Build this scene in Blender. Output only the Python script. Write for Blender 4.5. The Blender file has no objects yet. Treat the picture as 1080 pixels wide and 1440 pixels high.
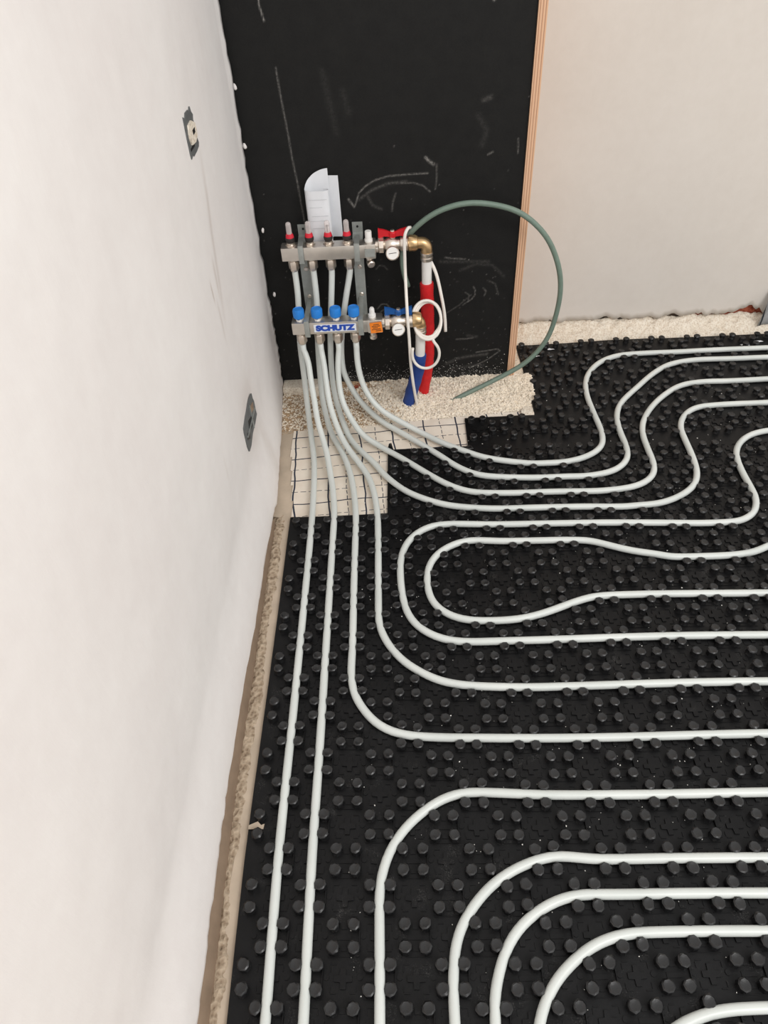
import bpy, bmesh, math, random
import numpy as np
from mathutils import Vector, Matrix, Euler, noise as mnoise
random.seed(7); rng = np.random.RandomState(5)
SC = bpy.context.scene; COL = SC.collection
PI = math.pi
# ------------------------------------------------------------------ camera
cd = bpy.data.cameras.new('camera'); cam = bpy.data.objects.new('camera', cd); COL.objects.link(cam)
cd.sensor_fit = 'VERTICAL'; cd.sensor_height = 36.0; cd.lens = 1002.78/1440*36.0
cd.clip_start = 0.02
R = Matrix.Rotation(0.0473, 4, 'Z') @ Matrix.Rotation(0.8018, 4, 'X') @ Matrix.Rotation(-0.0651, 4, 'Z')
cam.matrix_world = Matrix.Translation((0.2105, -0.2064, 1.148)) @ R
SC.camera = cam
# ------------------------------------------------------------------ world and lamps
w = bpy.data.worlds.new('world'); SC.world = w; w.use_nodes = True
w.node_tree.nodes['Background'].inputs[0].default_value = (1.0, 0.985, 0.965, 1)
w.node_tree.nodes['Background'].inputs[1].default_value = 0.80
def area(name, loc, target, sx, sy, power, color=(1, 1, 1)):
    l = bpy.data.lights.new(name, 'AREA'); l.shape = 'RECTANGLE'; l.size = sx; l.size_y = sy; l.energy = power; l.color = color
    o = bpy.data.objects.new(name, l); COL.objects.link(o); o.location = loc
    o.rotation_euler = (Vector(target)-Vector(loc)).to_track_quat('-Z', 'Y').to_euler(); return o
area('window_daylight', (1.9, -1.5, 2.6), (0.3, 0.9, 0.1), 1.8, 1.4, 52, (1.0, 0.99, 0.98))
SC.view_settings.view_transform = 'Standard'; SC.view_settings.look = 'None'
SC.view_settings.exposure = 0.19; SC.view_settings.gamma = 1.0; SC.view_settings.use_curve_mapping = False
SC.cycles.max_bounces = 8
# ------------------------------------------------------------------ helpers
def srgb(r, g, b):
    f = lambda c: (c/255/12.92) if c/255 <= .04045 else ((c/255+.055)/1.055)**2.4
    return (f(r), f(g), f(b), 1)
class N:
    """small node-graph helper"""
    def __init__(s, name):
        s.m = bpy.data.materials.new(name); s.m.use_nodes = True; s.t = s.m.node_tree; s.b = s.t.nodes['Principled BSDF']
        s.co = s.t.nodes.new('ShaderNodeTexCoord').outputs['Object']
    def new(s, t, **k):
        n = s.t.nodes.new(t)
        for a, b in k.items(): setattr(n, a, b)
        return n
    def link(s, a, b): s.t.links.new(a, b)
    def noise(s, scale, detail=3, rough=.55, vec=None, dist=0):
        n = s.new('ShaderNodeTexNoise'); n.inputs['Scale'].default_value = scale; n.inputs['Detail'].default_value = detail
        n.inputs['Roughness'].default_value = rough; n.inputs['Distortion'].default_value = dist; s.link(vec or s.co, n.inputs['Vector']); return n.outputs['Fac']
    def vor(s, scale, feature='F1', vec=None):
        n = s.new('ShaderNodeTexVoronoi', feature=feature); n.inputs['Scale'].default_value = scale; s.link(vec or s.co, n.inputs['Vector']); return n.outputs['Distance']
    def ramp(s, fac, stops):
        n = s.new('ShaderNodeValToRGB'); e = n.color_ramp.elements
        while len(e) < len(stops): e.new(.5)
        for x, (p, c) in zip(e, stops): x.position = p; x.color = c if len(c) == 4 else (*c, 1)
        s.link(fac, n.inputs[0]); return n.outputs[0]
    def mix(s, fac, a, b):
        n = s.new('ShaderNodeMix', data_type='RGBA')
        for i, v in ((0, fac), (6, a), (7, b)):
            if isinstance(v, (tuple, float, int)): n.inputs[i].default_value = v
            else: s.link(v, n.inputs[i])
        return n.outputs[2]
    def math(s, op, a, b=None, c=None):
        n = s.new('ShaderNodeMath', operation=op)
        for i, v in enumerate((a, b, c)):
            if v is None: continue
            if isinstance(v, (float, int)): n.inputs[i].default_value = v
            else: s.link(v, n.inputs[i])
        return n.outputs[0]
    def mapping(s, sc=(1, 1, 1), rot=(0, 0, 0), vec=None):
        n = s.new('ShaderNodeMapping'); n.inputs['Scale'].default_value = sc; n.inputs['Rotation'].default_value = rot; s.link(vec or s.co, n.inputs['Vector']); return n.outputs[0]
    def bump(s, h, st=.3, d=.002):
        n = s.new('ShaderNodeBump'); n.inputs['Strength'].default_value = st; n.inputs['Distance'].default_value = d; s.link(h, n.inputs['Height'])
        s.link(n.outputs[0], s.b.inputs['Normal']); return n
    def set(s, **k):
        for a, v in k.items():
            a = {'color': 'Base Color', 'rough': 'Roughness', 'metal': 'Metallic', 'spec': 'Specular IOR Level', 'trans': 'Transmission Weight', 'alpha': 'Alpha', 'ior': 'IOR', 'coat': 'Coat Weight', 'sss': 'Subsurface Weight'}[a]
            if isinstance(v, (tuple, float, int)): s.b.inputs[a].default_value = v
            else: s.link(v, s.b.inputs[a])
        return s
def plain(name, col, rough=.5, metal=0, spec=.5, var=.06, scale=60, bump=0):
    n = N(name); f = n.noise(scale, 4)
    lo = tuple(c*(1-var) for c in col[:3])+(1,); hi = tuple(min(1, c*(1+var)) for c in col[:3])+(1,)
    n.set(color=n.ramp(f, [(.3, lo), (.7, hi)]), rough=rough, metal=metal, spec=spec)
    if bump: n.bump(n.noise(scale*2, 4), bump, .001)
    return n.m
def sel(o, parent=None):
    COL.objects.link(o)
    if parent is not None: o.parent = parent
    return o
def finish(name, bm, mat, parent=None, smooth=False, loc=None, autosm=None):
    me = bpy.data.meshes.new(name); bm.to_mesh(me); bm.free(); me.materials.append(mat)
    if smooth:
        for p in me.polygons: p.use_smooth = True
    o = bpy.data.objects.new(name, me); sel(o, parent)
    if loc is not None: o.location = loc
    return o
def sharp(o, ang=35):
    me = o.data
    for p in me.polygons: p.use_smooth = True
    me.set_sharp_from_angle(angle=math.radians(ang)); return o
def tag(o, label=None, cat=None, group=None, kind=None):
    if label: o['label'] = label
    if cat: o['category'] = cat
    if group: o['group'] = group
    if kind: o['kind'] = kind
    return o
def thing(name, loc, label, cat, group=None):
    o = bpy.data.objects.new(name, None); o.empty_display_size = .02; sel(o); o.location = loc; tag(o, label, cat, group)
    return o
class Part:
    """parts built in world coordinates, parented under a thing at its base"""
    def __init__(s, root): s.root = root; s.inv = Matrix.Translation(-Vector(root.location))
    def __call__(s, name, bm, mat, smooth=True, ang=35, parent=None, label=None, origin=None):
        r = parent or s.root
        off = Vector(s.root.location)
        if parent is not None: off = off + Vector(parent.location)
        c = Vector(origin) if origin is not None else sum((v.co for v in bm.verts), Vector())/max(1, len(bm.verts))
        bmesh.ops.translate(bm, verts=bm.verts, vec=-c)
        o = finish(name, bm, mat, r, loc=c-off)
        if smooth: sharp(o, ang)
        if label: o['label'] = label
        return o
def box(bm, x0, x1, y0, y1, z0, z1, bev=0, mat=None):
    r = bmesh.ops.create_cube(bm, size=1); vs = r['verts']
    bmesh.ops.scale(bm, verts=vs, vec=(x1-x0, y1-y0, z1-z0)); bmesh.ops.translate(bm, verts=vs, vec=((x0+x1)/2, (y0+y1)/2, (z0+z1)/2))
    if mat is not None: bmesh.ops.transform(bm, matrix=mat, verts=vs)
    if bev:
        es = list({e for v in vs for e in v.link_edges})
        bmesh.ops.bevel(bm, geom=es, offset=bev, segments=2, affect='EDGES', profile=.6)
    return bm
def axis_mat(p, d):
    d = Vector(d).normalized(); return Matrix.Translation(p) @ d.to_track_quat('Z', 'Y').to_matrix().to_4x4()
def lathe(bm, prof, p=(0, 0, 0), d=(0, 0, 1), n=20, caps=True, flute=0, flutes=0):
    """prof: list of (radius, height); hexagons with n=6"""
    M = axis_mat(p, d); rings = []
    for r, h in prof:
        ring = []
        for i in range(n):
            a = 2*PI*i/n; rr = r*(1+(flute if flutes and (i % 2) else 0))
            ring.append(bm.verts.new(M @ Vector((rr*math.cos(a), rr*math.sin(a), h))))
        rings.append(ring)
    for a, b in zip(rings, rings[1:]):
        for i in range(n): bm.faces.new((a[i], a[(i+1) % n], b[(i+1) % n], b[i]))
    if caps: bm.faces.new(rings[0][::-1]); bm.faces.new(rings[-1])
    return bm
def catmull(pts, step=.008):
    P = [Vector(p) for p in pts]; P = [P[0]*2-P[1]]+P+[P[-1]*2-P[-2]]; out = []
    for i in range(1, len(P)-2):
        p0, p1, p2, p3 = P[i-1:i+3]; L = (p2-p1).length
        if L < 1e-6: continue
        n = max(1, int(L/step))
        t01 = max((p1-p0).length, 1e-5)**.5; t12 = L**.5; t23 = max((p3-p2).length, 1e-5)**.5
        m1 = (p2-p1)+t12*((p1-p0)/t01-(p2-p0)/(t01+t12)); m2 = (p2-p1)+t12*((p3-p2)/t23-(p3-p1)/(t12+t23))
        for k in range(n):
            t = k/n; a = 2*(p1-p2)+m1+m2; b = -3*(p1-p2)-2*m1-m2; out.append(a*t**3+b*t*t+m1*t+p1)
    out.append(P[-2]); return out
def relax(pts, it=2, keep=2):
    P = [Vector(p) for p in pts]
    for _ in range(it):
        Q = P[:]
        for i in range(keep, len(P)-keep): Q[i] = P[i]*.5+(P[i-1]+P[i+1])*.25
        P = Q
    return P
def tube(bm, path, r, n=12, caps=True, rfun=None):
    rings = []; T = (path[1]-path[0]).normalized(); up = Vector((0, 0, 1)) if abs(T.z) < .9 else Vector((0, 1, 0))
    U = (up-T*up.dot(T)).normalized()
    for i, p in enumerate(path):
        t = (path[min(i+1, len(path)-1)]-path[max(i-1, 0)]).normalized(); U = (U-t*U.dot(t)).normalized(); W = t.cross(U); rr = rfun(i) if rfun else r
        rings.append([bm.verts.new(p+(U*math.cos(2*PI*k/n)+W*math.sin(2*PI*k/n))*rr) for k in range(n)])
    for a, b in zip(rings, rings[1:]):
        for k in range(n): bm.faces.new((a[k], a[(k+1) % n], b[(k+1) % n], b[k]))
    if caps: bm.faces.new(rings[0][::-1]); bm.faces.new(rings[-1])
    return bm
WARP = [[[-0.0023, 0.0027], [-0.0023, 0.0027], [-0.0023, 0.0027], [-0.0055, 0.0042], [-0.0084, 0.0083], [-0.009, 0.0138], [-0.0085, 0.0166], [-0.0081, 0.0149], [-0.008, 0.0107], [-0.008, 0.0071], [-0.0085, 0.0061], [-0.0093, 0.0071], [-0.0096, 0.0073], [-0.0093, 0.0056], [-0.0088, 0.003], [-0.0084, 0.0004], [-0.008, -0.002], [-0.0077, -0.0046], [-0.0073, -0.0074], [-0.0071, -0.009]], [[-0.0003, 0.0013], [-0.0003, 0.0013], [-0.0003, 0.0013], [-0.0033, 0.0028], [-0.0058, 0.0075], [-0.0062, 0.0137], [-0.006, 0.0166], [-0.0063, 0.0144], [-0.0066, 0.0095], [-0.007, 0.0054], [-0.0077, 0.0044], [-0.0084, 0.0061], [-0.0087, 0.0078], [-0.0084, 0.0074], [-0.0078, 0.0058], [-0.0073, 0.004], [-0.007, 0.0023], [-0.0066, 0.0005], [-0.0063, -0.0015], [-0.0061, -0.0026]], [[0.0011, -0.0], [0.0011, -0.0], [0.0011, -0.0], [-0.0006, 0.0013], [-0.0018, 0.0056], [-0.0019, 0.0109], [-0.0025, 0.0128], [-0.0037, 0.0106], [-0.005, 0.0069], [-0.0062, 0.0045], [-0.0074, 0.0047], [-0.0081, 0.007], [-0.008, 0.0091], [-0.0074, 0.0095], [-0.0067, 0.0087], [-0.0061, 0.0079], [-0.0057, 0.0073], [-0.0054, 0.0065], [-0.0051, 0.0055], [-0.005, 0.0049]], [[0.0016, -0.001], [0.0016, -0.001], [0.0016, -0.001], [0.0011, 0.0004], [0.001, 0.0037], [0.0008, 0.0067], [-0.0001, 0.0069], [-0.0014, 0.0052], [-0.0028, 0.0042], [-0.0047, 0.0056], [-0.0065, 0.0087], [-0.0072, 0.0116], [-0.0071, 0.0125], [-0.0064, 0.0119], [-0.0057, 0.011], [-0.0051, 0.011], [-0.0045, 0.0115], [-0.0042, 0.0119], [-0.004, 0.0115], [-0.004, 0.0112]], [[0.0015, -0.0018], [0.0015, -0.0018], [0.0015, -0.0018], [0.0015, -0.0001], [0.0016, 0.0021], [0.0011, 0.003], [0.0001, 0.002], [-0.0003, 0.0007], [-0.0009, 0.0017], [-0.0024, 0.0057], [-0.0041, 0.0111], [-0.0049, 0.0146], [-0.0051, 0.0149], [-0.005, 0.0136], [-0.0047, 0.0128], [-0.004, 0.0138], [-0.0032, 0.016], [-0.0028, 0.0175], [-0.003, 0.0169], [-0.0032, 0.0162]], [[0.0009, -0.0014], [0.0009, -0.0014], [0.0009, -0.0014], [0.001, 0.0], [0.001, 0.0009], [0.0, 0.0002], [-0.0009, -0.0012], [-0.0008, -0.0015], [-0.0005, 0.0002], [-0.001, 0.0046], [-0.0019, 0.0098], [-0.0025, 0.0135], [-0.0027, 0.0148], [-0.0028, 0.0148], [-0.0028, 0.0148], [-0.0022, 0.0169], [-0.0011, 0.0213], [-0.0011, 0.0235], [-0.0026, 0.0206], [-0.0034, 0.0185]], [[0.0005, 0.0005], [0.0005, 0.0005], [0.0005, 0.0005], [0.0005, 0.0012], [0.0003, 0.0002], [-0.001, -0.0017], [-0.002, -0.0026], [-0.0018, -0.0018], [-0.0012, 0.0006], [-0.0009, 0.0042], [-0.0009, 0.0081], [-0.0009, 0.0114], [-0.0004, 0.0144], [0.0001, 0.0164], [0.0001, 0.017], [0.0004, 0.0193], [0.0014, 0.0254], [0.0006, 0.028], [-0.003, 0.0211], [-0.0048, 0.0166]], [[0.0007, 0.0021], [0.0007, 0.0021], [0.0007, 0.0021], [0.0004, 0.0021], [-0.0003, -0.0001], [-0.0016, -0.0025], [-0.002, -0.0026], [-0.0016, -0.0008], [-0.0009, 0.0017], [-0.0003, 0.0046], [-0.0002, 0.007], [-0.0001, 0.0095], [0.0009, 0.0133], [0.0021, 0.0162], [0.0022, 0.0163], [0.0024, 0.0182], [0.0034, 0.0259], [0.0022, 0.0292], [-0.0029, 0.02], [-0.0054, 0.0141]], [[0.0011, 0.0018], [0.0011, 0.0018], [0.0011, 0.0018], [0.0004, 0.0012], [-0.0006, -0.0009], [-0.0014, -0.0024], [-0.0011, -0.0018], [-0.0002, -0.0001], [0.0006, 0.0019], [0.001, 0.004], [0.0005, 0.005], [-0.0001, 0.0059], [0.0004, 0.0084], [0.0014, 0.0106], [0.0016, 0.0106], [0.0023, 0.0138], [0.0042, 0.0237], [0.004, 0.0297], [-0.0002, 0.0228], [-0.0024, 0.0177]], [[0.001, 0.0004], [0.001, 0.0004], [0.001, 0.0004], [0.0002, -0.0005], [-0.0006, -0.0019], [-0.0008, -0.0024], [-0.0, -0.0017], [0.0009, -0.0008], [0.0015, 0.0004], [0.0015, 0.0017], [0.0004, 0.0017], [-0.0011, 0.0005], [-0.0014, 0.0007], [-0.0009, 0.0023], [-0.0002, 0.0043], [0.0016, 0.0106], [0.0045, 0.0225], [0.0058, 0.0306], [0.0041, 0.0282], [0.003, 0.0255]], [[0.0002, -0.0002], [0.0002, -0.0002], [0.0002, -0.0002], [-0.0003, -0.0015], [-0.0007, -0.0026], [-0.0006, -0.0029], [0.0001, -0.0027], [0.0007, -0.0026], [0.0009, -0.002], [0.0007, -0.0008], [-0.0002, -0.0012], [-0.0015, -0.0035], [-0.002, -0.0044], [-0.0013, -0.002], [0.0005, 0.0033], [0.0033, 0.012], [0.006, 0.0225], [0.0074, 0.0289], [0.0073, 0.029], [0.0071, 0.0283]], [[-0.0008, 0.0007], [-0.0008, 0.0007], [-0.0008, 0.0007], [-0.0011, -0.0013], [-0.0012, -0.0027], [-0.0009, -0.0035], [-0.0004, -0.004], [-0.0001, -0.0043], [0.0001, -0.0038], [0.0003, -0.0027], [0.0001, -0.0027], [-0.0003, -0.0042], [-0.0, -0.0041], [0.0016, 0.0002], [0.0047, 0.0077], [0.0076, 0.0159], [0.0091, 0.0224], [0.0093, 0.0253], [0.0094, 0.0258], [0.0097, 0.0266]], [[-0.002, 0.0027], [-0.002, 0.0027], [-0.002, 0.0027], [-0.002, 0.0], [-0.0018, -0.0021], [-0.0014, -0.0036], [-0.0009, -0.0047], [-0.0004, -0.0052], [0.0001, -0.005], [0.0008, -0.0041], [0.0014, -0.0035], [0.002, -0.0035], [0.0032, -0.0016], [0.0058, 0.0038], [0.0093, 0.0112], [0.0119, 0.0176], [0.0126, 0.0214], [0.0124, 0.0234], [0.0127, 0.0256], [0.0131, 0.0274]], [[-0.0026, 0.0041], [-0.0026, 0.0041], [-0.0026, 0.0041], [-0.0024, 0.001], [-0.0021, -0.0015], [-0.0016, -0.0033], [-0.001, -0.0047], [-0.0003, -0.0054], [0.0004, -0.0054], [0.0013, -0.0047], [0.0022, -0.004], [0.0032, -0.0033], [0.0048, -0.0009], [0.0075, 0.0044], [0.0109, 0.0112], [0.0133, 0.0168], [0.0141, 0.0204], [0.0142, 0.0232], [0.0148, 0.0266], [0.0154, 0.0289]], [[-0.0026, 0.0041], [-0.0026, 0.0041], [-0.0026, 0.0041], [-0.0024, 0.001], [-0.0021, -0.0015], [-0.0016, -0.0033], [-0.001, -0.0047], [-0.0003, -0.0054], [0.0004, -0.0054], [0.0013, -0.0047], [0.0022, -0.004], [0.0032, -0.0033], [0.0048, -0.0009], [0.0075, 0.0044], [0.0109, 0.0112], [0.0133, 0.0168], [0.0141, 0.0204], [0.0142, 0.0232], [0.0148, 0.0266], [0.0154, 0.0289]], [[-0.0026, 0.0041], [-0.0026, 0.0041], [-0.0026, 0.0041], [-0.0024, 0.001], [-0.0021, -0.0015], [-0.0016, -0.0033], [-0.001, -0.0047], [-0.0003, -0.0054], [0.0004, -0.0054], [0.0013, -0.0047], [0.0022, -0.004], [0.0032, -0.0033], [0.0048, -0.0009], [0.0075, 0.0044], [0.0109, 0.0112], [0.0133, 0.0168], [0.0141, 0.0204], [0.0142, 0.0232], [0.0148, 0.0266], [0.0154, 0.0289]]]
PIPES = {
  'U1': [(-0.044, 1.432, 0.392), (-0.044, 1.432, 0.375), (-0.0433, 1.4231, 0.321), (-0.0511, 1.3975, 0.2034), (-0.0486, 1.3709, 0.1259), (-0.0429, 1.3168, 0.0479), (-0.032, 1.2419, 0.0179), (-0.02, 1.159, 0.0137), (-0.013, 1.0578, 0.0135), (-0.0097, 0.9606, 0.0134), (-0.0083, 0.8806, 0.0136), (-0.0074, 0.7688, 0.0136), (-0.0068, 0.6609, 0.0136), (-0.0064, 0.5557, 0.0136), (-0.006, 0.4492, 0.0136), (-0.0062, 0.337, 0.0136), (-0.0059, 0.2199, 0.0136), (-0.0033, 0.1039, 0.0136), (-0.0003, -0.0081, 0.0136), (-0.0003, -0.1187, 0.0136)],
  'L1': [(-0.0385, 1.36, 0.222), (-0.0385, 1.36, 0.205), (-0.0298, 1.3485, 0.1866), (-0.0245, 1.3173, 0.1446), (-0.0172, 1.2818, 0.1048), (-0.0095, 1.2398, 0.07), (0.0031, 1.2006, 0.0466), (0.0146, 1.1583, 0.0297), (0.0227, 1.1106, 0.019), (0.0316, 1.0581, 0.0143), (0.0405, 0.9698, 0.0136), (0.0419, 0.8804, 0.0136), (0.0428, 0.7682, 0.0136), (0.0438, 0.6599, 0.0136), (0.0446, 0.5543, 0.0136), (0.0456, 0.4477, 0.0136), (0.046, 0.3358, 0.0136), (0.0461, 0.219, 0.0136), (0.0481, 0.1031, 0.0136), (0.0505, -0.0089, 0.0136), (0.0505, -0.1194, 0.0136)],
  'U2': [(0.001, 1.432, 0.392), (0.001, 1.432, 0.375), (0.0017, 1.4207, 0.3054), (-0.0063, 1.3945, 0.1878), (-0.0069, 1.3736, 0.126), (-0.0037, 1.3384, 0.0642), (0.0186, 1.2581, 0.0191), (0.041, 1.2048, 0.0143), (0.0602, 1.1514, 0.0135), (0.0757, 1.0871, 0.0134), (0.0858, 1.0156, 0.0136), (0.0913, 0.9444, 0.0135), (0.092, 0.8813, 0.0136), (0.0928, 0.7794, 0.0136), (0.0941, 0.6799, 0.0136), (0.0953, 0.5828, 0.0136), (0.0947, 0.5393, 0.0136), (0.1016, 0.4942, 0.0136), (0.1167, 0.4646, 0.0136), (0.1404, 0.4352, 0.0136), (0.1607, 0.4205, 0.0136), (0.1931, 0.4097, 0.0136), (0.2358, 0.4047, 0.0136), (0.3398, 0.4005, 0.0136), (0.4445, 0.3979, 0.0136), (0.5499, 0.3972, 0.0136), (0.6564, 0.3979, 0.0136), (0.7637, 0.3984, 0.0136), (0.8702, 0.3976, 0.0136), (0.9757, 0.3962, 0.0136), (1.0812, 0.3954, 0.0136), (1.187, 0.3953, 0.0136), (1.293, 0.3953, 0.0136), (1.399, 0.3953, 0.0136)],
  'L2': [(0.0055, 1.36, 0.222), (0.0055, 1.36, 0.205), (0.0104, 1.3421, 0.1733), (0.0144, 1.3128, 0.1298), (0.0215, 1.2782, 0.0897), (0.0353, 1.2431, 0.0595), (0.0497, 1.2103, 0.04), (0.0674, 1.1788, 0.0272), (0.0913, 1.14, 0.018), (0.1153, 1.0922, 0.014), (0.13, 1.0382, 0.0135), (0.1394, 0.9656, 0.0133), (0.1423, 0.8835, 0.0136), (0.1443, 0.7049, 0.0136), (0.1463, 0.649, 0.0136), (0.1555, 0.617, 0.0136), (0.172, 0.5861, 0.0136), (0.194, 0.5587, 0.0136), (0.2205, 0.5377, 0.0136), (0.2536, 0.5185, 0.0136), (0.2913, 0.5073, 0.0136), (0.3992, 0.4985, 0.0136), (0.4982, 0.4982, 0.0136), (0.5984, 0.4992, 0.0136), (0.6998, 0.4999, 0.0136), (0.8009, 0.4992, 0.0136), (0.9007, 0.4974, 0.0136), (0.9999, 0.4957, 0.0136), (1.0996, 0.4948, 0.0136), (1.1997, 0.4946, 0.0136), (1.2997, 0.4946, 0.0136), (1.3997, 0.4946, 0.0136)],
  'U3': [(0.045, 1.432, 0.392), (0.045, 1.432, 0.375), (0.038, 1.422, 0.3083), (0.0262, 1.4009, 0.2024), (0.0237, 1.3705, 0.107), (0.0279, 1.3508, 0.0707), (0.0365, 1.3269, 0.0435), (0.0666, 1.2402, 0.0148), (0.095, 1.1896, 0.0137), (0.13, 1.1395, 0.0135), (0.1583, 1.0904, 0.0134), (0.2062, 1.0332, 0.0135), (0.2557, 1.0003, 0.0134), (0.3049, 0.9796, 0.0135), (0.3974, 0.9644, 0.0136), (0.4993, 0.9629, 0.0136), (0.6003, 0.9613, 0.0136), (0.7, 0.957, 0.0136), (0.7212, 0.9591, 0.0136), (0.774, 0.9636, 0.0136), (0.8248, 0.9831, 0.0136), (0.8671, 1.0154, 0.0136), (0.8894, 1.0551, 0.0136), (0.8983, 1.1068, 0.0136), (0.901, 1.1845, 0.0136), (0.9044, 1.2369, 0.0136), (0.9272, 1.2847, 0.0136), (0.966, 1.3163, 0.0136), (1.0213, 1.3254, 0.0136), (1.1561, 1.3282, 0.0136), (1.3761, 1.3331, 0.0136)],
  'L3': [(0.0505, 1.36, 0.222), (0.0505, 1.36, 0.205), (0.0453, 1.3459, 0.1693), (0.0451, 1.3229, 0.1216), (0.0512, 1.302, 0.0874), (0.066, 1.2802, 0.0595), (0.0999, 1.238, 0.0265), (0.1293, 1.2142, 0.0176), (0.1586, 1.1901, 0.0138), (0.2084, 1.1445, 0.0135), (0.2596, 1.0931, 0.0133), (0.3093, 1.0487, 0.0136), (0.3583, 1.0237, 0.0134), (0.4485, 1.0145, 0.0136), (0.5504, 1.0141, 0.0136), (0.651, 1.0114, 0.0136), (0.675, 1.013, 0.0136), (0.7227, 1.0194, 0.0136), (0.7634, 1.0357, 0.0136), (0.7912, 1.0652, 0.0136), (0.8008, 1.1012, 0.0136), (0.8017, 1.1561, 0.0136), (0.8043, 1.2137, 0.0136), (0.8163, 1.2606, 0.0136), (0.8467, 1.3147, 0.0136), (0.901, 1.3768, 0.0136), (0.9595, 1.4199, 0.0136), (1.0176, 1.4326, 0.0136), (1.0948, 1.4318, 0.0136), (1.1963, 1.4345, 0.0136), (1.4249, 1.439, 0.0136)],
  'U4': [(0.089, 1.432, 0.392), (0.089, 1.432, 0.375), (0.0741, 1.4246, 0.3092), (0.0624, 1.4169, 0.2519), (0.052, 1.4037, 0.1788), (0.0537, 1.3884, 0.1164), (0.0672, 1.3769, 0.0841), (0.0876, 1.3598, 0.0517), (0.1145, 1.3376, 0.029), (0.1504, 1.3018, 0.0161), (0.192, 1.2628, 0.0135), (0.2284, 1.2268, 0.0135), (0.2636, 1.1906, 0.0133), (0.2981, 1.1538, 0.0133), (0.3312, 1.1164, 0.0134), (0.3807, 1.0829, 0.0133), (0.4999, 1.0656, 0.0136), (0.6016, 1.0651, 0.0136), (0.618, 1.0639, 0.0136), (0.6742, 1.0713, 0.0136), (0.7156, 1.0898, 0.0136), (0.7451, 1.126, 0.0136), (0.7523, 1.1702, 0.0136), (0.7513, 1.2284, 0.0136), (0.7568, 1.2887, 0.0136), (0.7788, 1.3449, 0.0136), (0.8433, 1.4206, 0.0136), (0.9075, 1.4873, 0.0136), (0.9577, 1.5234, 0.0136), (1.0271, 1.5408, 0.0136), (1.1319, 1.5406, 0.0136), (1.2365, 1.5407, 0.0136), (1.4695, 1.5358, 0.0136)],
  'L4': [(0.0945, 1.36, 0.222), (0.0945, 1.36, 0.205), (0.0941, 1.3533, 0.178), (0.0983, 1.3421, 0.1382), (0.1107, 1.3284, 0.0988), (0.131, 1.3144, 0.0684), (0.1572, 1.3013, 0.0467), (0.1929, 1.2866, 0.0298), (0.248, 1.2555, 0.0142), (0.3012, 1.2097, 0.0134), (0.3532, 1.1746, 0.0136), (0.4042, 1.1451, 0.0135), (0.5155, 1.1166, 0.0136), (0.5463, 1.1168, 0.0136), (0.5891, 1.1176, 0.0136), (0.6322, 1.1286, 0.0136), (0.6751, 1.1535, 0.0136), (0.697, 1.1828, 0.0136), (0.7051, 1.2311, 0.0136), (0.7023, 1.3047, 0.0136), (0.7003, 1.3767, 0.0136), (0.7061, 1.4369, 0.0136), (0.7252, 1.4925, 0.0136), (0.7693, 1.5487, 0.0136), (0.8248, 1.5784, 0.0136), (0.8928, 1.5859, 0.0136), (0.9917, 1.5862, 0.0136), (1.1076, 1.589, 0.0136), (1.2549, 1.5895, 0.0136), (1.4947, 1.5905, 0.0136)],
  'loopA': [(1.3218, 1.2151, 0.0136), (1.1084, 1.2112, 0.0136), (1.0691, 1.1997, 0.0136), (1.035, 1.176, 0.0136), (1.0103, 1.1415, 0.0136), (0.9991, 1.1035, 0.0136), (0.9955, 1.0597, 0.0136), (0.9954, 1.0134, 0.0136), (0.9943, 0.9735, 0.0136), (0.985, 0.9444, 0.0136), (0.9675, 0.9196, 0.0136), (0.9386, 0.9024, 0.0136), (0.8735, 0.8972, 0.0136), (0.7556, 0.9029, 0.0136), (0.6375, 0.9085, 0.0136), (0.5181, 0.9111, 0.0136), (0.3975, 0.9135, 0.0136), (0.2918, 0.9189, 0.0136), (0.2563, 0.912, 0.0136), (0.2293, 0.8948, 0.0136), (0.2053, 0.8641, 0.0136), (0.1918, 0.8219, 0.0136), (0.1898, 0.7772, 0.0136), (0.1929, 0.7229, 0.0136), (0.2014, 0.677, 0.0136), (0.2163, 0.6467, 0.0136), (0.2387, 0.6254, 0.0136), (0.2635, 0.6112, 0.0136), (0.299, 0.6018, 0.0136), (0.3995, 0.6002, 0.0136), (0.4988, 0.6006, 0.0136), (0.5991, 0.6017, 0.0136), (0.7006, 0.6019, 0.0136), (0.8015, 0.6004, 0.0136), (0.9009, 0.598, 0.0136), (1.0001, 0.5962, 0.0136), (1.1001, 0.595, 0.0136), (1.2004, 0.5946, 0.0136), (1.3004, 0.5946, 0.0136), (1.4004, 0.5946, 0.0136)],
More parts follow.
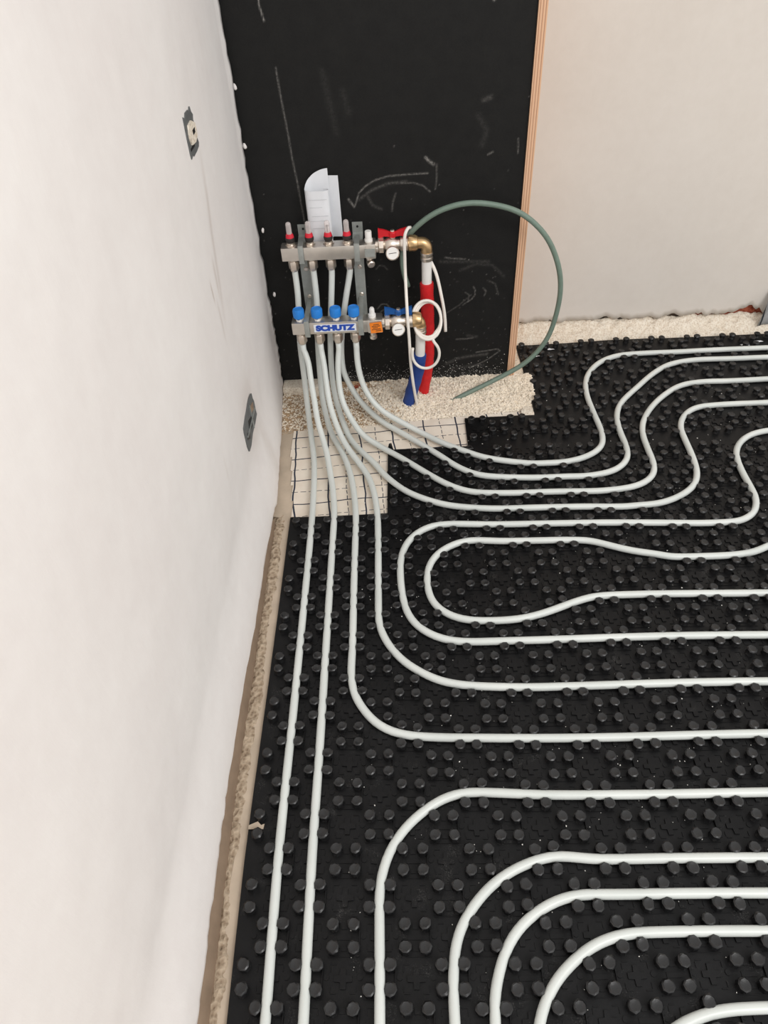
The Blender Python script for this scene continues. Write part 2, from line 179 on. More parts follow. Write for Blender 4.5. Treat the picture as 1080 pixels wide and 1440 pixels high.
  'loopB': [(1.1895, 0.928, 0.0136), (1.0572, 0.868, 0.0136), (0.9656, 0.8242, 0.0136), (0.9306, 0.8089, 0.0136), (0.8917, 0.8025, 0.0136), (0.8352, 0.8005, 0.0136), (0.7506, 0.8034, 0.0136), (0.7341, 0.8099, 0.0136), (0.6951, 0.8186, 0.0136), (0.6696, 0.8268, 0.0136), (0.6386, 0.8395, 0.0136), (0.5998, 0.855, 0.0136), (0.5596, 0.8588, 0.0136), (0.4181, 0.8615, 0.0136), (0.3375, 0.8662, 0.0136), (0.3052, 0.8556, 0.0136), (0.2786, 0.8378, 0.0136), (0.2575, 0.8119, 0.0136), (0.2465, 0.7787, 0.0136), (0.245, 0.7436, 0.0136), (0.252, 0.7047, 0.0136), (0.2672, 0.6806, 0.0136), (0.2921, 0.6617, 0.0136), (0.3226, 0.6518, 0.0136), (0.365, 0.6486, 0.0136), (0.4177, 0.651, 0.0136), (0.4574, 0.6594, 0.0136), (0.4984, 0.6744, 0.0136), (0.5403, 0.691, 0.0136), (0.5771, 0.7016, 0.0136), (0.6605, 0.7044, 0.0136), (0.7672, 0.7026, 0.0136), (0.8724, 0.6999, 0.0136), (0.9774, 0.6977, 0.0136), (1.0835, 0.6962, 0.0136), (1.1898, 0.6953, 0.0136), (1.2955, 0.6953, 0.0136), (1.4013, 0.6953, 0.0136)],
  'Q1': [(1.3984, 0.2967, 0.0136), (1.2901, 0.2967, 0.0136), (1.1817, 0.2967, 0.0136), (1.0737, 0.2963, 0.0136), (0.9659, 0.2966, 0.0136), (0.8577, 0.2974, 0.0136), (0.7489, 0.2977, 0.0136), (0.6401, 0.2975, 0.0136), (0.5321, 0.2979, 0.0136), (0.4247, 0.2996, 0.0136), (0.2853, 0.3057, 0.0136), (0.2593, 0.2996, 0.0136), (0.2332, 0.2862, 0.0136), (0.2052, 0.2658, 0.0136), (0.182, 0.2417, 0.0136), (0.1653, 0.2162, 0.0136), (0.1554, 0.1914, 0.0136), (0.1499, 0.1582, 0.0136), (0.1502, 0.1266, 0.0136), (0.1514, 0.0019, 0.0136), (0.1514, -0.1206, 0.0136)],
  'Q2': [(1.3979, 0.1985, 0.0136), (1.2951, 0.1985, 0.0136), (1.1924, 0.1985, 0.0136), (1.0899, 0.1978, 0.0136), (0.9878, 0.1973, 0.0136), (0.8854, 0.1975, 0.0136), (0.7827, 0.1983, 0.0136), (0.68, 0.1993, 0.0136), (0.5776, 0.2, 0.0136), (0.4755, 0.2004, 0.0136), (0.4183, 0.2055, 0.0136), (0.3879, 0.2004, 0.0136), (0.3569, 0.1894, 0.0136), (0.3311, 0.176, 0.0136), (0.3087, 0.16, 0.0136), (0.2875, 0.1389, 0.0136), (0.2706, 0.1167, 0.0136), (0.2588, 0.092, 0.0136), (0.2514, 0.0491, 0.0136), (0.2516, -0.1215, 0.0136)],
  'Q3': [(1.3977, 0.1497, 0.0136), (1.2977, 0.1497, 0.0136), (1.1977, 0.1497, 0.0136), (1.0981, 0.1489, 0.0136), (0.9988, 0.1479, 0.0136), (0.8994, 0.1479, 0.0136), (0.7998, 0.1488, 0.0136), (0.7, 0.1503, 0.0136), (0.6002, 0.1512, 0.0136), (0.5005, 0.151, 0.0136), (0.4374, 0.1506, 0.0136), (0.4078, 0.1438, 0.0136), (0.3833, 0.1333, 0.0136), (0.3606, 0.1188, 0.0136), (0.3394, 0.0991, 0.0136), (0.324, 0.0782, 0.0136), (0.3142, 0.0545, 0.0136), (0.3063, 0.0323, 0.0136), (0.3015, -0.0268, 0.0136), (0.3015, -0.1218, 0.0136)],
  'Q4': [(1.3976, 0.101, 0.0136), (1.2913, 0.101, 0.0136), (1.1851, 0.101, 0.0136), (1.0794, 0.0997, 0.0136), (0.9741, 0.0986, 0.0136), (0.8686, 0.0987, 0.0136), (0.7628, 0.1001, 0.0136), (0.6567, 0.1018, 0.0136), (0.5504, 0.1018, 0.0136), (0.5009, 0.1001, 0.0136), (0.4724, 0.0945, 0.0136), (0.4467, 0.085, 0.0136), (0.4222, 0.0709, 0.0136), (0.4016, 0.0554, 0.0136), (0.3823, 0.0358, 0.0136), (0.3686, 0.0159, 0.0136), (0.3572, -0.0111, 0.0136), (0.3512, -0.0768, 0.0136), (0.3512, -0.1218, 0.0136)],
  'Q5': [(0.7691, 0.0153, 0.0136), (0.6586, 0.0122, 0.0136), (0.6263, 0.0113, 0.0136), (0.5935, 0.0088, 0.0136), (0.559, 0.0006, 0.0136), (0.528, -0.0121, 0.0136), (0.505, -0.0305, 0.0136), (0.4506, -0.0956, 0.0136), (0.4506, -0.1206, 0.0136)],
}
# ------------------------------------------------------------------ knob grid: (column, row) -> floor metres, with the sheets' slight misfit
WA = np.array(WARP)
def G(k, j):
    kk = min(max(k, -2), 27.9); jj = min(max(j, -4), 33.9)
    a = (kk+2)/2; b = (jj+4)/2; i = int(a); h = int(b); fa = a-i; fb = b-h
    i1 = min(i+1, WA.shape[0]-1); h1 = min(h+1, WA.shape[1]-1)
    d = WA[i, h]*(1-fa)*(1-fb)+WA[i1, h]*fa*(1-fb)+WA[i, h1]*(1-fa)*fb+WA[i1, h1]*fa*fb
    return Vector((k*.05+d[0], j*.05+d[1], 0))
# ------------------------------------------------------------------ materials
def mat_plaster(name, c1, c2, bump=.25, stains=()):
    n = N(name); sep = n.new('ShaderNodeSeparateXYZ'); n.link(n.co, sep.inputs[0]); S_ = None
    for y0, z0, sl, w_, hz, st in stains:   # smears: centre, slope dy/dz, width, half height, strength
        d = n.math('SUBTRACT', n.math('SUBTRACT', sep.outputs[1], y0), n.math('MULTIPLY', n.math('SUBTRACT', sep.outputs[2], z0), sl))
        g1 = n.math('DIVIDE', d, w_); g2 = n.math('DIVIDE', n.math('SUBTRACT', sep.outputs[2], z0), hz)
        v = n.math('MULTIPLY', n.math('POWER', 2.718, n.math('MULTIPLY', n.math('ADD', n.math('MULTIPLY', g1, g1), n.math('POWER', n.math('ABSOLUTE', g2), 3.0)), -1.0)), st)
        S_ = v if S_ is None else n.math('MAXIMUM', S_, v)
    a = n.noise(2.2, 4, .6); b = n.noise(38, 5, .6); f = n.math('ADD', n.math('MULTIPLY', a, .7), n.math('MULTIPLY', b, .3))
    col = n.ramp(f, [(.32, c1), (.68, c2)])
    if S_ is not None: col = n.mix(n.math('MULTIPLY', S_, n.math('MULTIPLY_ADD', n.noise(30, 3), .8, .5)), col, srgb(168, 148, 130))
    n.set(color=col, rough=.88, spec=.2)
    st = n.noise(9, 5, .6, n.mapping((1, 3, .25)))
    n.bump(n.math('ADD', n.math('MULTIPLY', n.noise(120, 4, .7), .5), n.math('MULTIPLY', st, 1.2)), bump, .0015); return n.m
M_WALL = mat_plaster('white_plaster_left', srgb(232, 226, 223), srgb(241, 237, 234), stains=((1.068, .62, .30, .010, .13, .30), (1.03, .56, .1, .007, .035, .35), (.985, .555, .0, .004, .02, .5), (1.0, .49, .02, .006, .04, .25), (1.06, .225, -.2, .075, .085, .30), (1.12, .10, .1, .03, .1, .2), (.80, .30, .1, .006, .03, .12)))
M_WALLB = mat_plaster('white_plaster_back', srgb(212, 205, 197), srgb(221, 215, 208))
def mat_rough(name, c, scale=140, b=.8, dist=.006):
    n = N(name); v = n.vor(scale); f = n.noise(scale*.5, 5, .65); g2 = n.math('ADD', n.math('MULTIPLY', v, .6), n.math('MULTIPLY', f, .7))
    n.set(color=n.ramp(g2, [(.2, c[0]), (.5, c[1]), (.8, c[2])]), rough=.95, spec=.1); n.bump(g2, b, dist); return n.m
M_MORTAR = mat_rough('rough_mortar', (srgb(92, 74, 58), srgb(160, 141, 120), srgb(190, 172, 150)), 120, 1.0, .006)
M_SKIRT = mat_rough('cream_mortar', (srgb(170, 153, 134), srgb(220, 207, 189), srgb(238, 229, 214)), 200, .6, .004)
M_SLAB = plain('concrete', srgb(192, 176, 157), .9, var=.12, scale=18, bump=.3, spec=.15)
M_BRICK = mat_rough('red_brick', (srgb(92, 42, 30), srgb(140, 68, 50), srgb(165, 92, 70)), 120, .6, .004)
M_GAP = plain('brown_masonry', srgb(150, 130, 112), .95, spec=.1, var=.2, scale=50, bump=.5)  # plain masonry brown, varied at random
def mat_board():
    n = N('black_film'); at = n.new('ShaderNodeAttribute', attribute_name='chalk'); g = n.noise(26, 6, .7); h = n.noise(260, 3, .6)
    base = n.ramp(n.math('ADD', n.math('MULTIPLY', g, .6), n.math('MULTIPLY', h, .4)), [(.35, srgb(22, 22, 22)), (.72, srgb(32, 32, 31))])
    n.set(color=n.mix(n.math('MULTIPLY', at.outputs['Fac'], n.math('MAXIMUM', n.math('MULTIPLY_ADD', n.noise(170, 5, .8), 4.0, -1.45), 0.0)), base, srgb(190, 186, 180)), rough=.6, spec=.18)
    n.bump(n.noise(400, 3), .15, .0005); return n.m
M_BOARD = mat_board()
def mat_ply():
    n = N('plywood_edge'); sep = n.new('ShaderNodeSeparateXYZ'); n.link(n.co, sep.inputs[0])
    wob = n.noise(5, 3, .5, n.mapping((1, 1, .7))); x = n.math('ADD', sep.outputs[0], n.math('MULTIPLY', wob, .0012))
    f = n.math('FRACT', n.math('MULTIPLY', x, 170.0)); line = n.ramp(f, [(0, srgb(218, 172, 136)), (.42, srgb(232, 196, 164)), (.5, srgb(112, 62, 44)), (.60, srgb(176, 122, 92)), (.95, srgb(222, 182, 150))])
    n.set(color=n.mix(n.math('MULTIPLY', n.noise(30, 5, .7, n.mapping((4, 1, .3))), .35), line, srgb(214, 178, 150)), rough=.85, spec=.2); n.bump(f, .5, .001); return n.m
M_PLY = mat_ply()
def mat_knob(name, spec, lo, hi, rmin):
    n = N(name); f = n.noise(14, 5, .6); d = n.noise(700, 2, .6)
    col = n.ramp(f, [(.3, lo), (.7, hi)])
    dust = n.ramp(n.math('MULTIPLY', d, n.noise(25, 3, .6)), [(.36, (0, 0, 0, 1)), (.5, (1, 1, 1, 1))])
    n.set(color=n.mix(n.math('MULTIPLY', dust, .25), col, srgb(150, 148, 145)), rough=n.math('MULTIPLY_ADD', n.noise(60, 4), .25, rmin), spec=spec); n.bump(n.noise(240, 4, .6), .25, .0012); return n.m
M_SHEET = mat_knob('black_plastic_sheet', .22, srgb(13, 13, 14), srgb(20, 20, 21), .30); M_KNOB = mat_knob('black_knob_plastic', .55, srgb(20, 20, 21), srgb(30, 30, 31), .22)
def mat_pipe():
    n = N('milky_pipe'); f = n.noise(9, 3)
    n.set(color=n.ramp(f, [(.3, srgb(204, 209, 205)), (.7, srgb(216, 220, 216))]), rough=.34, spec=.5); n.bump(n.noise(90, 2), .05, .0005); return n.m
M_PIPE = mat_pipe()
M_NICKEL = plain('nickel_plated_brass', (.74, .66, .58, 1), .32, .95, scale=40, var=.12)
M_STEEL = plain('brushed_steel_bar', (.70, .655, .60, 1), .36, .95, scale=25, var=.10)
M_BRASS = plain('brass', (.62, .42, .22, 1), .34, .9, scale=60, var=.2)
M_ZINC = plain('zinc_sheet', (.40, .42, .40, 1), .5, .6, scale=50, var=.12)
M_DARK = plain('dark_rubber', srgb(40, 34, 32), .5)
M_RED = plain('red_plastic', srgb(205, 22, 34), .45, var=.1)
M_BLUEH = plain('blue_handle', srgb(22, 82, 150), .4, var=.1)
M_CAP = plain('bright_blue_cap', srgb(34, 128, 215), .45, var=.08)
M_SLEEVER = plain('red_sleeve', srgb(205, 24, 30), .55, var=.12, scale=90)
M_SLEEVEB = plain('blue_sleeve', srgb(26, 62, 135), .6, var=.15, scale=70)
M_WHITE = plain('white_plastic', srgb(232, 230, 226), .4, var=.03)
M_TUBE = plain('white_tube', srgb(236, 230, 222), .4, var=.04)
M_HOSE = plain('grey_green_hose', srgb(112, 130, 118), .5, var=.08)
M_PAPER = plain('paper', srgb(228, 230, 234), .8, var=.02)
M_INK = plain('grey_print', srgb(188, 190, 194), .8)
M_STICK = plain('sticker_white', srgb(228, 232, 240), .5, var=.02)
M_BLUEINK = plain('blue_print', srgb(28, 74, 176), .5)
M_ORANGE = plain('orange_tag', srgb(240, 132, 32), .55, var=.06)
M_BLACKINK = plain('black_print', srgb(40, 30, 28), .6)
M_BOXG = plain('grey_box_plastic', srgb(98, 100, 100), .6, var=.15)
M_BLACK = plain('matt_black', srgb(18, 18, 18), .6)
M_CRUMB = plain('cream_crumbs', srgb(238, 227, 210), .95, var=.14, scale=120, spec=.1)
M_CRUMBB = plain('brown_crumbs', srgb(188, 162, 132), .95, var=.40, scale=150, spec=.1)
M_CHIP = plain('white_crumbs', srgb(240, 238, 232), .9)
gl = N('clear_flow_tube'); gl.set(color=srgb(245, 235, 232), rough=.12, alpha=.42, spec=.6); M_GLASS = gl.m
fg = N('red_clear_ring'); fg.set(color=srgb(225, 40, 60), rough=.2, alpha=.85); M_RRING = fg.m
def mat_foil(name, base, rotz, ox, oy):
    n = N(name); sep = n.new('ShaderNodeSeparateXYZ')
    wv = n.new('ShaderNodeTexNoise'); wv.inputs['Scale'].default_value = 9; n.link(n.co, wv.inputs['Vector'])
    va = n.new('ShaderNodeVectorMath', operation='MULTIPLY_ADD'); n.link(wv.outputs['Color'], va.inputs[0]); va.inputs[1].default_value = (.018, .018, 0); n.link(n.co, va.inputs[2])
    n.link(n.mapping((1, 1, 1), (0, 0, rotz), va.outputs[0]), sep.inputs[0])
    def lines(c, off, pitch, w):
        t = n.math('FRACT', n.math('MULTIPLY_ADD', c, 1/pitch, off)); return n.math('LESS_THAN', n.math('ABSOLUTE', n.math('SUBTRACT', t, .5)), w/pitch/2)
    S = .0845; X, Y = sep.outputs[0], sep.outputs[1]
    sx = lines(X, ox, S, .0038); sy = lines(Y, oy, S, .0032)
    dx = n.math('MULTIPLY', lines(X, ox+.5, S, .0018), lines(Y, 0, .02, .014)); dy = n.math('MULTIPLY', lines(Y, oy+.5, S, .0018), lines(X, 0, .02, .014))
    m = n.math('MINIMUM', n.math('ADD', n.math('ADD', sx, sy), n.math('ADD', dx, dy)), 1.0)
    b = n.ramp(n.noise(20, 5), [(.3, base[0]), (.7, base[1])])
    n.set(color=n.mix(m, b, srgb(44, 50, 66)), rough=.6, spec=.35); n.bump(n.noise(45, 4, .6), .3, .003); return n.m
M_FOIL = mat_foil('gridded_foil', (srgb(228, 215, 199), srgb(239, 229, 215)), -.075, .1805, .393)
M_SCRAP = mat_foil('silver_foil', (srgb(188, 190, 192), srgb(214, 216, 218)), math.radians(20), .2, .6)
# ------------------------------------------------------------------ setting
def fbm(x, y, z, s, o=4): return mnoise.fractal(Vector((x*s, y*s, z*s)), .9, 2.1, o)
bm = bmesh.new(); box(bm, -.60, 2.2, -1.2, 2.1, -.12, -.008)
tag(finish('floor', bm, M_SLAB), kind='structure')
# left wall: plaster skin that bulges out a little towards the floor, with a torn lower edge
WT = [(-1.0, -.078), (-.1, -.082), (0, -.088), (.12, -.093), (.333, -.101), (.54, -.100), (.805, -.101), (1.03, -.098), (1.245, -.112), (1.49, -.131)]
def wall_x(y, z):
    for (a, xa), (b, xb) in zip(WT, WT[1:]):
        if y <= b: lo = xa+(xb-xa)*max(0, (y-a))/(b-a); break
    else: lo = WT[-1][1]
    hi = -.131+.012*(1.5-y)/1.5
    t = min(1, max(0, (z-.012)/.16)); t = t*t*(3-2*t)
    return lo*(1-t)+hi*t
def build_wall_left():
    bm = bmesh.new(); ys = [-1.0+i*.0125 for i in range(199)]+[1.490]
    zs = [0.0]+[(i/40)**1.0*.30 for i in range(1, 41)]+[.3+.02*i for i in range(1, 46)]+[1.3, 1.6, 2.0, 2.5]
    holes = [(1.048, 1.106, .752, .842), (1.012, 1.084, .176, .262)]
    grid = []
    for y in ys:
        e = .012+.012*max(0, min(1, (.6-y)/.5))+.010*fbm(y, 3, 0, 9)+.006*fbm(y, 8, 0, 45); col = []
        for z in zs:
            zz = max(z, 0)+e if z < .3 else z
            if z < .3: zz = e+(z/.3)*(.3-e)
            x = wall_x(y, zz)+.0016*fbm(y, zz, 1, 3)+.0008*fbm(y, zz, 5, 16)
            yy = y
            if y > 1.47: x += .0035*fbm(zz, 4, 1, 26)+.0020*fbm(zz, 4, 7, 90)+.002
            if y > 1.485: yy = 1.492+.004*fbm(zz, 2, 2, 22)+.003*fbm(zz, 6, 2, 70)
            col.append(bm.verts.new((x, yy, zz)))
        # underside of the plaster and its hidden back
        col.insert(0, bm.verts.new((col[0].co.x-.004, col[0].co.y, col[0].co.z-.004))); col.insert(0, bm.verts.new((col[0].co.x-.03, col[0].co.y, col[0].co.z+.002)))
        grid.append(col)
    for a, b in zip(grid, grid[1:]):
        for i in range(len(a)-1): bm.faces.new((a[i], b[i], b[i+1], a[i+1]))
    # end strip of plaster against the board, thickness behind
    ends = grid[-1]; back = [bm.verts.new((v.co.x-.03, v.co.y+.001, v.co.z)) for v in ends]
    for i in range(len(ends)-1): bm.faces.new((ends[i], back[i], back[i+1], ends[i+1]))
    o = finish('wall_left', bm, M_WALL, smooth=True); return o
wl = build_wall_left(); tag(wl, kind='structure')
bm = bmesh.new(); box(bm, -.32, -.165, -1.0, 1.75, -.012, 2.5); tag(finish('wall_left', bm, M_GAP), kind='structure', label='masonry core behind the plaster skin')
# mortar fillet along the left wall
def field(name, mat, x0, x1, y0, y1, st, hf, parent=None, kind=None, inside=None):
    nx = max(2, int((x1-x0)/st)); ny = max(2, int((y1-y0)/st)); bm = bmesh.new(); g = []
    for i in range(nx+1):
        for j in range(ny+1):
            x = x0+(x1-x0)*i/nx; y = y0+(y1-y0)*j/ny; g.append(bm.verts.new((x, y, hf(x, y))))
    for i in range(nx):
        for j in range(ny):
            a = g[i*(ny+1)+j]; b = g[(i+1)*(ny+1)+j]; c = g[(i+1)*(ny+1)+j+1]; d = g[i*(ny+1)+j+1]
            if inside is None or inside((a.co.x+c.co.x)/2, (a.co.y+c.co.y)/2): bm.faces.new((a, b, c, d))
    bmesh.ops.delete(bm, geom=[v for v in bm.verts if not v.link_faces], context='VERTS')
    return finish(name, bm, mat, parent, smooth=True)
def hm(x, y):
    w = wall_x(y, .012); u = x-w   # 0 at the plaster
    lim = (G(-1.03, max(-2.3, y/.05)).x-.012-w)+.007*fbm(1, y, 0, 7)+.003*fbm(x, y, 0, 60)
    cove = .0*max(0, 1-max(0, u)/.013)**2*max(0, min(1, (.75-y)/.5))
    k = max(0, min(1, (lim-u)/.006))*max(0, min(1, (u-.004)/.008+max(0, min(1, y-.3)))); up = max(0, min(1, (.985-y)/.04+.5*fbm(x, y, 4, 30)))
    if u < -.006: return -.009
    return -.005+k*up*(.0055+.0035*mnoise.noise(Vector((x*180, y*180, 0)))+.003*fbm(x, y, 0, 90))+.0012*fbm(x, y, 0, 14)+cove
o = field('mortar_fillet', M_MORTAR, -.165, -.058, -1.0, 1.0, .0032, hm)
tag(o, 'rough brown mortar strip along the foot of the left plaster wall', 'mortar')
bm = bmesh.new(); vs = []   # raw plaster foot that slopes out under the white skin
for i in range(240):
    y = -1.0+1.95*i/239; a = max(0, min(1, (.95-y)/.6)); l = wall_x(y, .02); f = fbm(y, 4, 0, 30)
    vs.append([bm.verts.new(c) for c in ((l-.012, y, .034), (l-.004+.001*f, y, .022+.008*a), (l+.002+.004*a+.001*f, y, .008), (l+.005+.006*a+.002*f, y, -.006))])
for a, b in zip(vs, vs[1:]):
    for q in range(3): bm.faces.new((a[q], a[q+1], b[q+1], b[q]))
M_FOOT = plain('shaded_raw_plaster', srgb(138, 119, 101), .9, var=.12, scale=30, spec=.1, bump=.3)  # raw plaster brown, deepened to hold the shade under the wall edge
tag(finish('shaded_plaster_strip', bm, M_FOOT, smooth=True), 'raw brown plaster strip with painted-in shade between the white left wall and the mortar', 'plaster')
bm = bmesh.new()
vs = []
for i in range(120):
    y = -1.0+2.3*i/119; l = (G(-1.03, max(-2.3, y/.05)).x-.020 if y < .975 else -.16)+.003*fbm(y, 0, 3, 12); vs.append((bm.verts.new((l, y, -.0015+.0006*fbm(y, 0, 0, 20))), bm.verts.new((-.02, y, -.0015))))
for a, b in zip(vs, vs[1:]): bm.faces.new((a[0], a[1], b[1], b[0]))
tag(finish('insulation_strip', bm, M_SLAB, smooth=True), 'smooth beige insulation strip between the mortar and the leftmost knob sheet', 'insulation')
# right-hand back wall, torn lower edge above a cream mortar skirt
def build_wall_back():
    bm = bmesh.new(); xs = [.5195+.008*i for i in range(211)]; cols = []
    zs = [0]+[.02*i for i in range(1, 21)]+[.4+.2*i for i in range(1, 11)]
    for x in xs:
        e = .042+.012*fbm(x, 2, 0, 6)+.012*fbm(x, 9, 0, 30)+.005*fbm(x, 9, 4, 110)
        if x > 1.13: e += .030*math.exp(-((x-1.245)/.018)**2)+.022*math.exp(-((x-1.275)/.008)**2)+.010*math.exp(-((x-1.205)/.03)**2)
        col = [bm.verts.new((x, 1.752, e+.004))]
        for z in zs:
            zz = e+(z/.4)*(.4-e) if z < .4 else z
            col.append(bm.verts.new((x, 1.739+.0015*fbm(x, zz, 3, 3)-.002*max(0, 1-(zz-e)/.02)*max(0, fbm(x, zz, 0, 30)), zz)))
        cols.append(col)
    for a, b in zip(cols, cols[1:]):
        for i in range(len(a)-1): bm.faces.new((b[i], a[i], a[i+1], b[i+1]))
    return finish('wall_back', bm, M_WALLB, smooth=True)
tag(build_wall_back(), kind='structure')
def hs(x, y):
    t = (1.750-y)/.07; z = .044*(1-max(0, t))**.9 if t < 1 else 0
    return z-.006+.009*fbm(x, y, 0, 20)+.005*fbm(x, y, 0, 70)
o = field('mortar_skirt', M_SKIRT, .522, 2.2, 1.665, 1.7505, .0045, hs)
tag(o, 'rough cream mortar ledge below the torn plaster of the back wall', 'mortar')
# masonry behind the plaster: bricks in rows, a couple of them show where the plaster has fallen off
bm = bmesh.new(); box(bm, .50, 2.2, 1.766, 1.95, -.012, 2.5); core = tag(finish('wall_back', bm, M_GAP), kind='structure', label='masonry core behind the back plaster')
for i in range(4):
    bm = bmesh.new(); box(bm, 1.09+i*.25, 1.09+i*.25+.238, 1.7535, 1.766, .006+.001*i, .070, .002); b = finish('brick', bm, M_BRICK, core)
# ------------------------------------------------------------------ black film-faced board with chalky scuffs
STROKES = [  # (width mm, strength, [(x, z) ...]) on the board face
 (1.6, .55, [(-.051,.908),(-.052,.90),(-.046,.872)]), (1.0, .34, [(-.035,.79),(-.033,.745),(-.030,.70),(-.027,.66),(-.025,.61),(-.020,.56),(-.017,.50),(-.014,.46)]),
 (3.2, .5, [(.094,.517),(.102,.505),(.107,.498)]), (2.6, .42, [(.107,.498),(.113,.512),(.120,.530),(.137,.545),(.160,.557),(.19,.564),(.24,.566),(.28,.566)]),
 (5, .16, [(.12,.515),(.15,.535),(.19,.548),(.23,.55)]), (2.0, .3, [(.215,.547),(.245,.547),(.268,.540),(.285,.525)]),
 (4.5, .6, [(.275,.600),(.283,.592),(.293,.585)]), (1.6, .25, [(.300,.585),(.300,.55),(.297,.53)]), (3.4, .2, [(.205,.525),(.198,.505),(.195,.485)]), (5, .12, [(.14,.52),(.15,.50),(.17,.49)]),
 (1.6, .36, [(.322,.365),(.345,.361),(.372,.359)]), (6, .08, [(.31,.355),(.37,.352),(.43,.35)]),
 (1.6, .3, [(.395,.285),(.40,.275),(.400,.262),(.392,.25),(.38,.242)]), (1.6, .22, [(.375,.27),(.385,.262),(.383,.245),(.37,.235)]), (2, .25, [(.42,.28),(.428,.27),(.424,.258)]), (2.2, .16, [(.33,.215),(.36,.235),(.39,.262)]), (6, .07, [(.36,.33),(.40,.345),(.44,.34),(.47,.31)]),
 (2.2, .34, [(.395,.044),(.42,.055),(.445,.070),(.465,.086),(.475,.094),(.468,.10),(.44,.096),(.41,.092)]), (7, .13, [(.33,.06),(.36,.075),(.40,.082),(.44,.085)]), (9, .08, [(.34,.04),(.40,.05),(.43,.05)]),
 (1.2, .3, [(.355,.135),(.38,.135),(.40,.137)]), (6, .10, [(.385,.145),(.41,.14)]), (8, .12, [(.40,.71),(.415,.715)]), (10, .04, [(.39,.68),(.41,.65),(.40,.62)]), (12, .03, [(.10,.74),(.11,.70)]), (12,.03,[(.06,.78),(.08,.66)]),
 (3.5, .5, [(.405,.895),(.412,.885)]), (2, .28, [(.148,.235),(.158,.247),(.172,.246),(.180,.235)]), (2, .2, [(.150,.343),(.158,.352),(.170,.350),(.178,.340)]), (2.6, .2, [(.155,.225),(.165,.232),(.175,.226)]), (3, .35, [(.415,.60),(.425,.605)]), (2.2, .26, [(.48,.63),(.482,.60)]), (1.4, .18, [(.43,.30),(.45,.29),(.46,.26)]),
]
def build_board():
    x0, x1, z0, z1 = -.150, .4985, .004, 1.30; st = .0024; nx = int((x1-x0)/st); nz = int((z1-z0)/st)
    X = np.linspace(x0, x1, nx+1); Z = np.linspace(z0, z1, nz+1); XX, ZZ = np.meshgrid(X, Z, indexing='ij')
    V = np.stack([XX.ravel(), np.full(XX.size, 0.0), ZZ.ravel()], 1); idx = np.arange(XX.size).reshape(nx+1, nz+1)
    a, b, c, d = idx[:-1, :-1].ravel(), idx[1:, :-1].ravel(), idx[1:, 1:].ravel(), idx[:-1, 1:].ravel()
    F = np.stack([a, b, c, d], 1)
    # back face and rim
    nb = len(V); back = np.array([[x0, .018, z0], [x1, .018, z0], [x1, .018, z1], [x0, .018, z1]]); V = np.vstack([V, back])
    F = F.tolist(); F.append([nb+3, nb+2, nb+1, nb])
    F.append(list(idx[:, 0][::-1])+[nb, nb+1]); F.append(list(idx[-1, :][::-1])+[nb+1, nb+2]); F.append(list(idx[:, -1])+[nb+2, nb+3]); F.append(list(idx[0, :])+[nb+3, nb])
    me = bpy.data.meshes.new('plywood_board'); me.from_pydata(V.tolist(), [], F); me.update()
    ch = np.zeros(XX.size); px_, pz_ = XX.ravel(), ZZ.ravel()
    for wd, s, pts in STROKES:
        for (ax, az), (bx, bz) in zip(pts, pts[1:]):
            dx, dz = bx-ax, bz-az; L = dx*dx+dz*dz+1e-12; t = np.clip(((px_-ax)*dx+(pz_-az)*dz)/L, 0, 1)
            dd = np.hypot(px_-ax-t*dx, pz_-az-t*dz); ch = np.maximum(ch, s*np.exp(-(dd/max(wd*.0006, .0015))**2))
    for _ in range(420):   # fine dust spots, denser near the floor
        sx = rng.uniform(x0, x1); sz = abs(rng.normal(0, .22)); r = rng.uniform(.0006, .0014)
        m = (abs(px_-sx) < .006) & (abs(pz_-sz) < .006); ch[m] = np.maximum(ch[m], rng.uniform(.1, .5)*np.exp(-((px_[m]-sx)**2+(pz_[m]-sz)**2)/r**2))
    ch = np.maximum(ch, .34*np.exp(-(pz_/.022)**2)*rng.uniform(.0, 1, len(ch)))
    ca = me.color_attributes.new('chalk', 'FLOAT_COLOR', 'POINT'); full = np.zeros((len(V), 4)); full[:len(ch), 0] = ch; full[:len(ch), 1] = ch; full[:len(ch), 2] = ch; full[:, 3] = 1
    ca.data.foreach_set('color', full.ravel().astype(np.float32))
    me.materials.append(M_BOARD); o = bpy.data.objects.new('plywood_board', me); sel(o); o.location = (0, 1.50, 0); return o
tag(build_board(), 'tall black film-faced plywood board behind the pipe manifold', 'board')
bm = bmesh.new(); box(bm, 0, .0185, 0, .245, 0, 1.30)
o = finish('plywood_sheet', bm, M_PLY); o.location = (.4992, 1.494, -.0005); tag(o, 'plywood sheet seen edge-on with reddish layers at the right side of the black board', 'board')
# ------------------------------------------------------------------ gridded insulation foil and rubble
def foil_in(x, y):
    top = 1.300+.050*max(0, x)/.54+.004*fbm(x, 0, 1, 16)
    return x > -.058-.04*(y-.97)/.33*.9 and y < top
def hfoil(x, y): return .0002+.0010*fbm(x, y, 0, 7)
o = field('insulation_foil', M_FOIL, -.085, .60, .90, 1.37, .006, hfoil, inside=foil_in)
tag(o, 'cream insulation foil printed with a dark blue grid under the pipes', 'foil')
def mound(x, y):
    t = max(0, min(1, (y-1.285-.06*max(0, x)/.54)/.07)); h = .010+.010*fbm(x, y, 7, 9)+.003*fbm(x, y, 2, 60)
    r = max(0, min(1, (y-1.44)/.06))+1.3*math.exp(-((x-.235)**2+(y-1.42)**2)/.0012); return -.004+t*(max(0, h)+.010*r)
o = field('rubble_bed', M_CRUMBB, -.128, .13, 1.27, 1.4985, .004, mound)
tag(o, 'low brown bank of mortar crumbs behind the risers at the board foot', 'rubble')
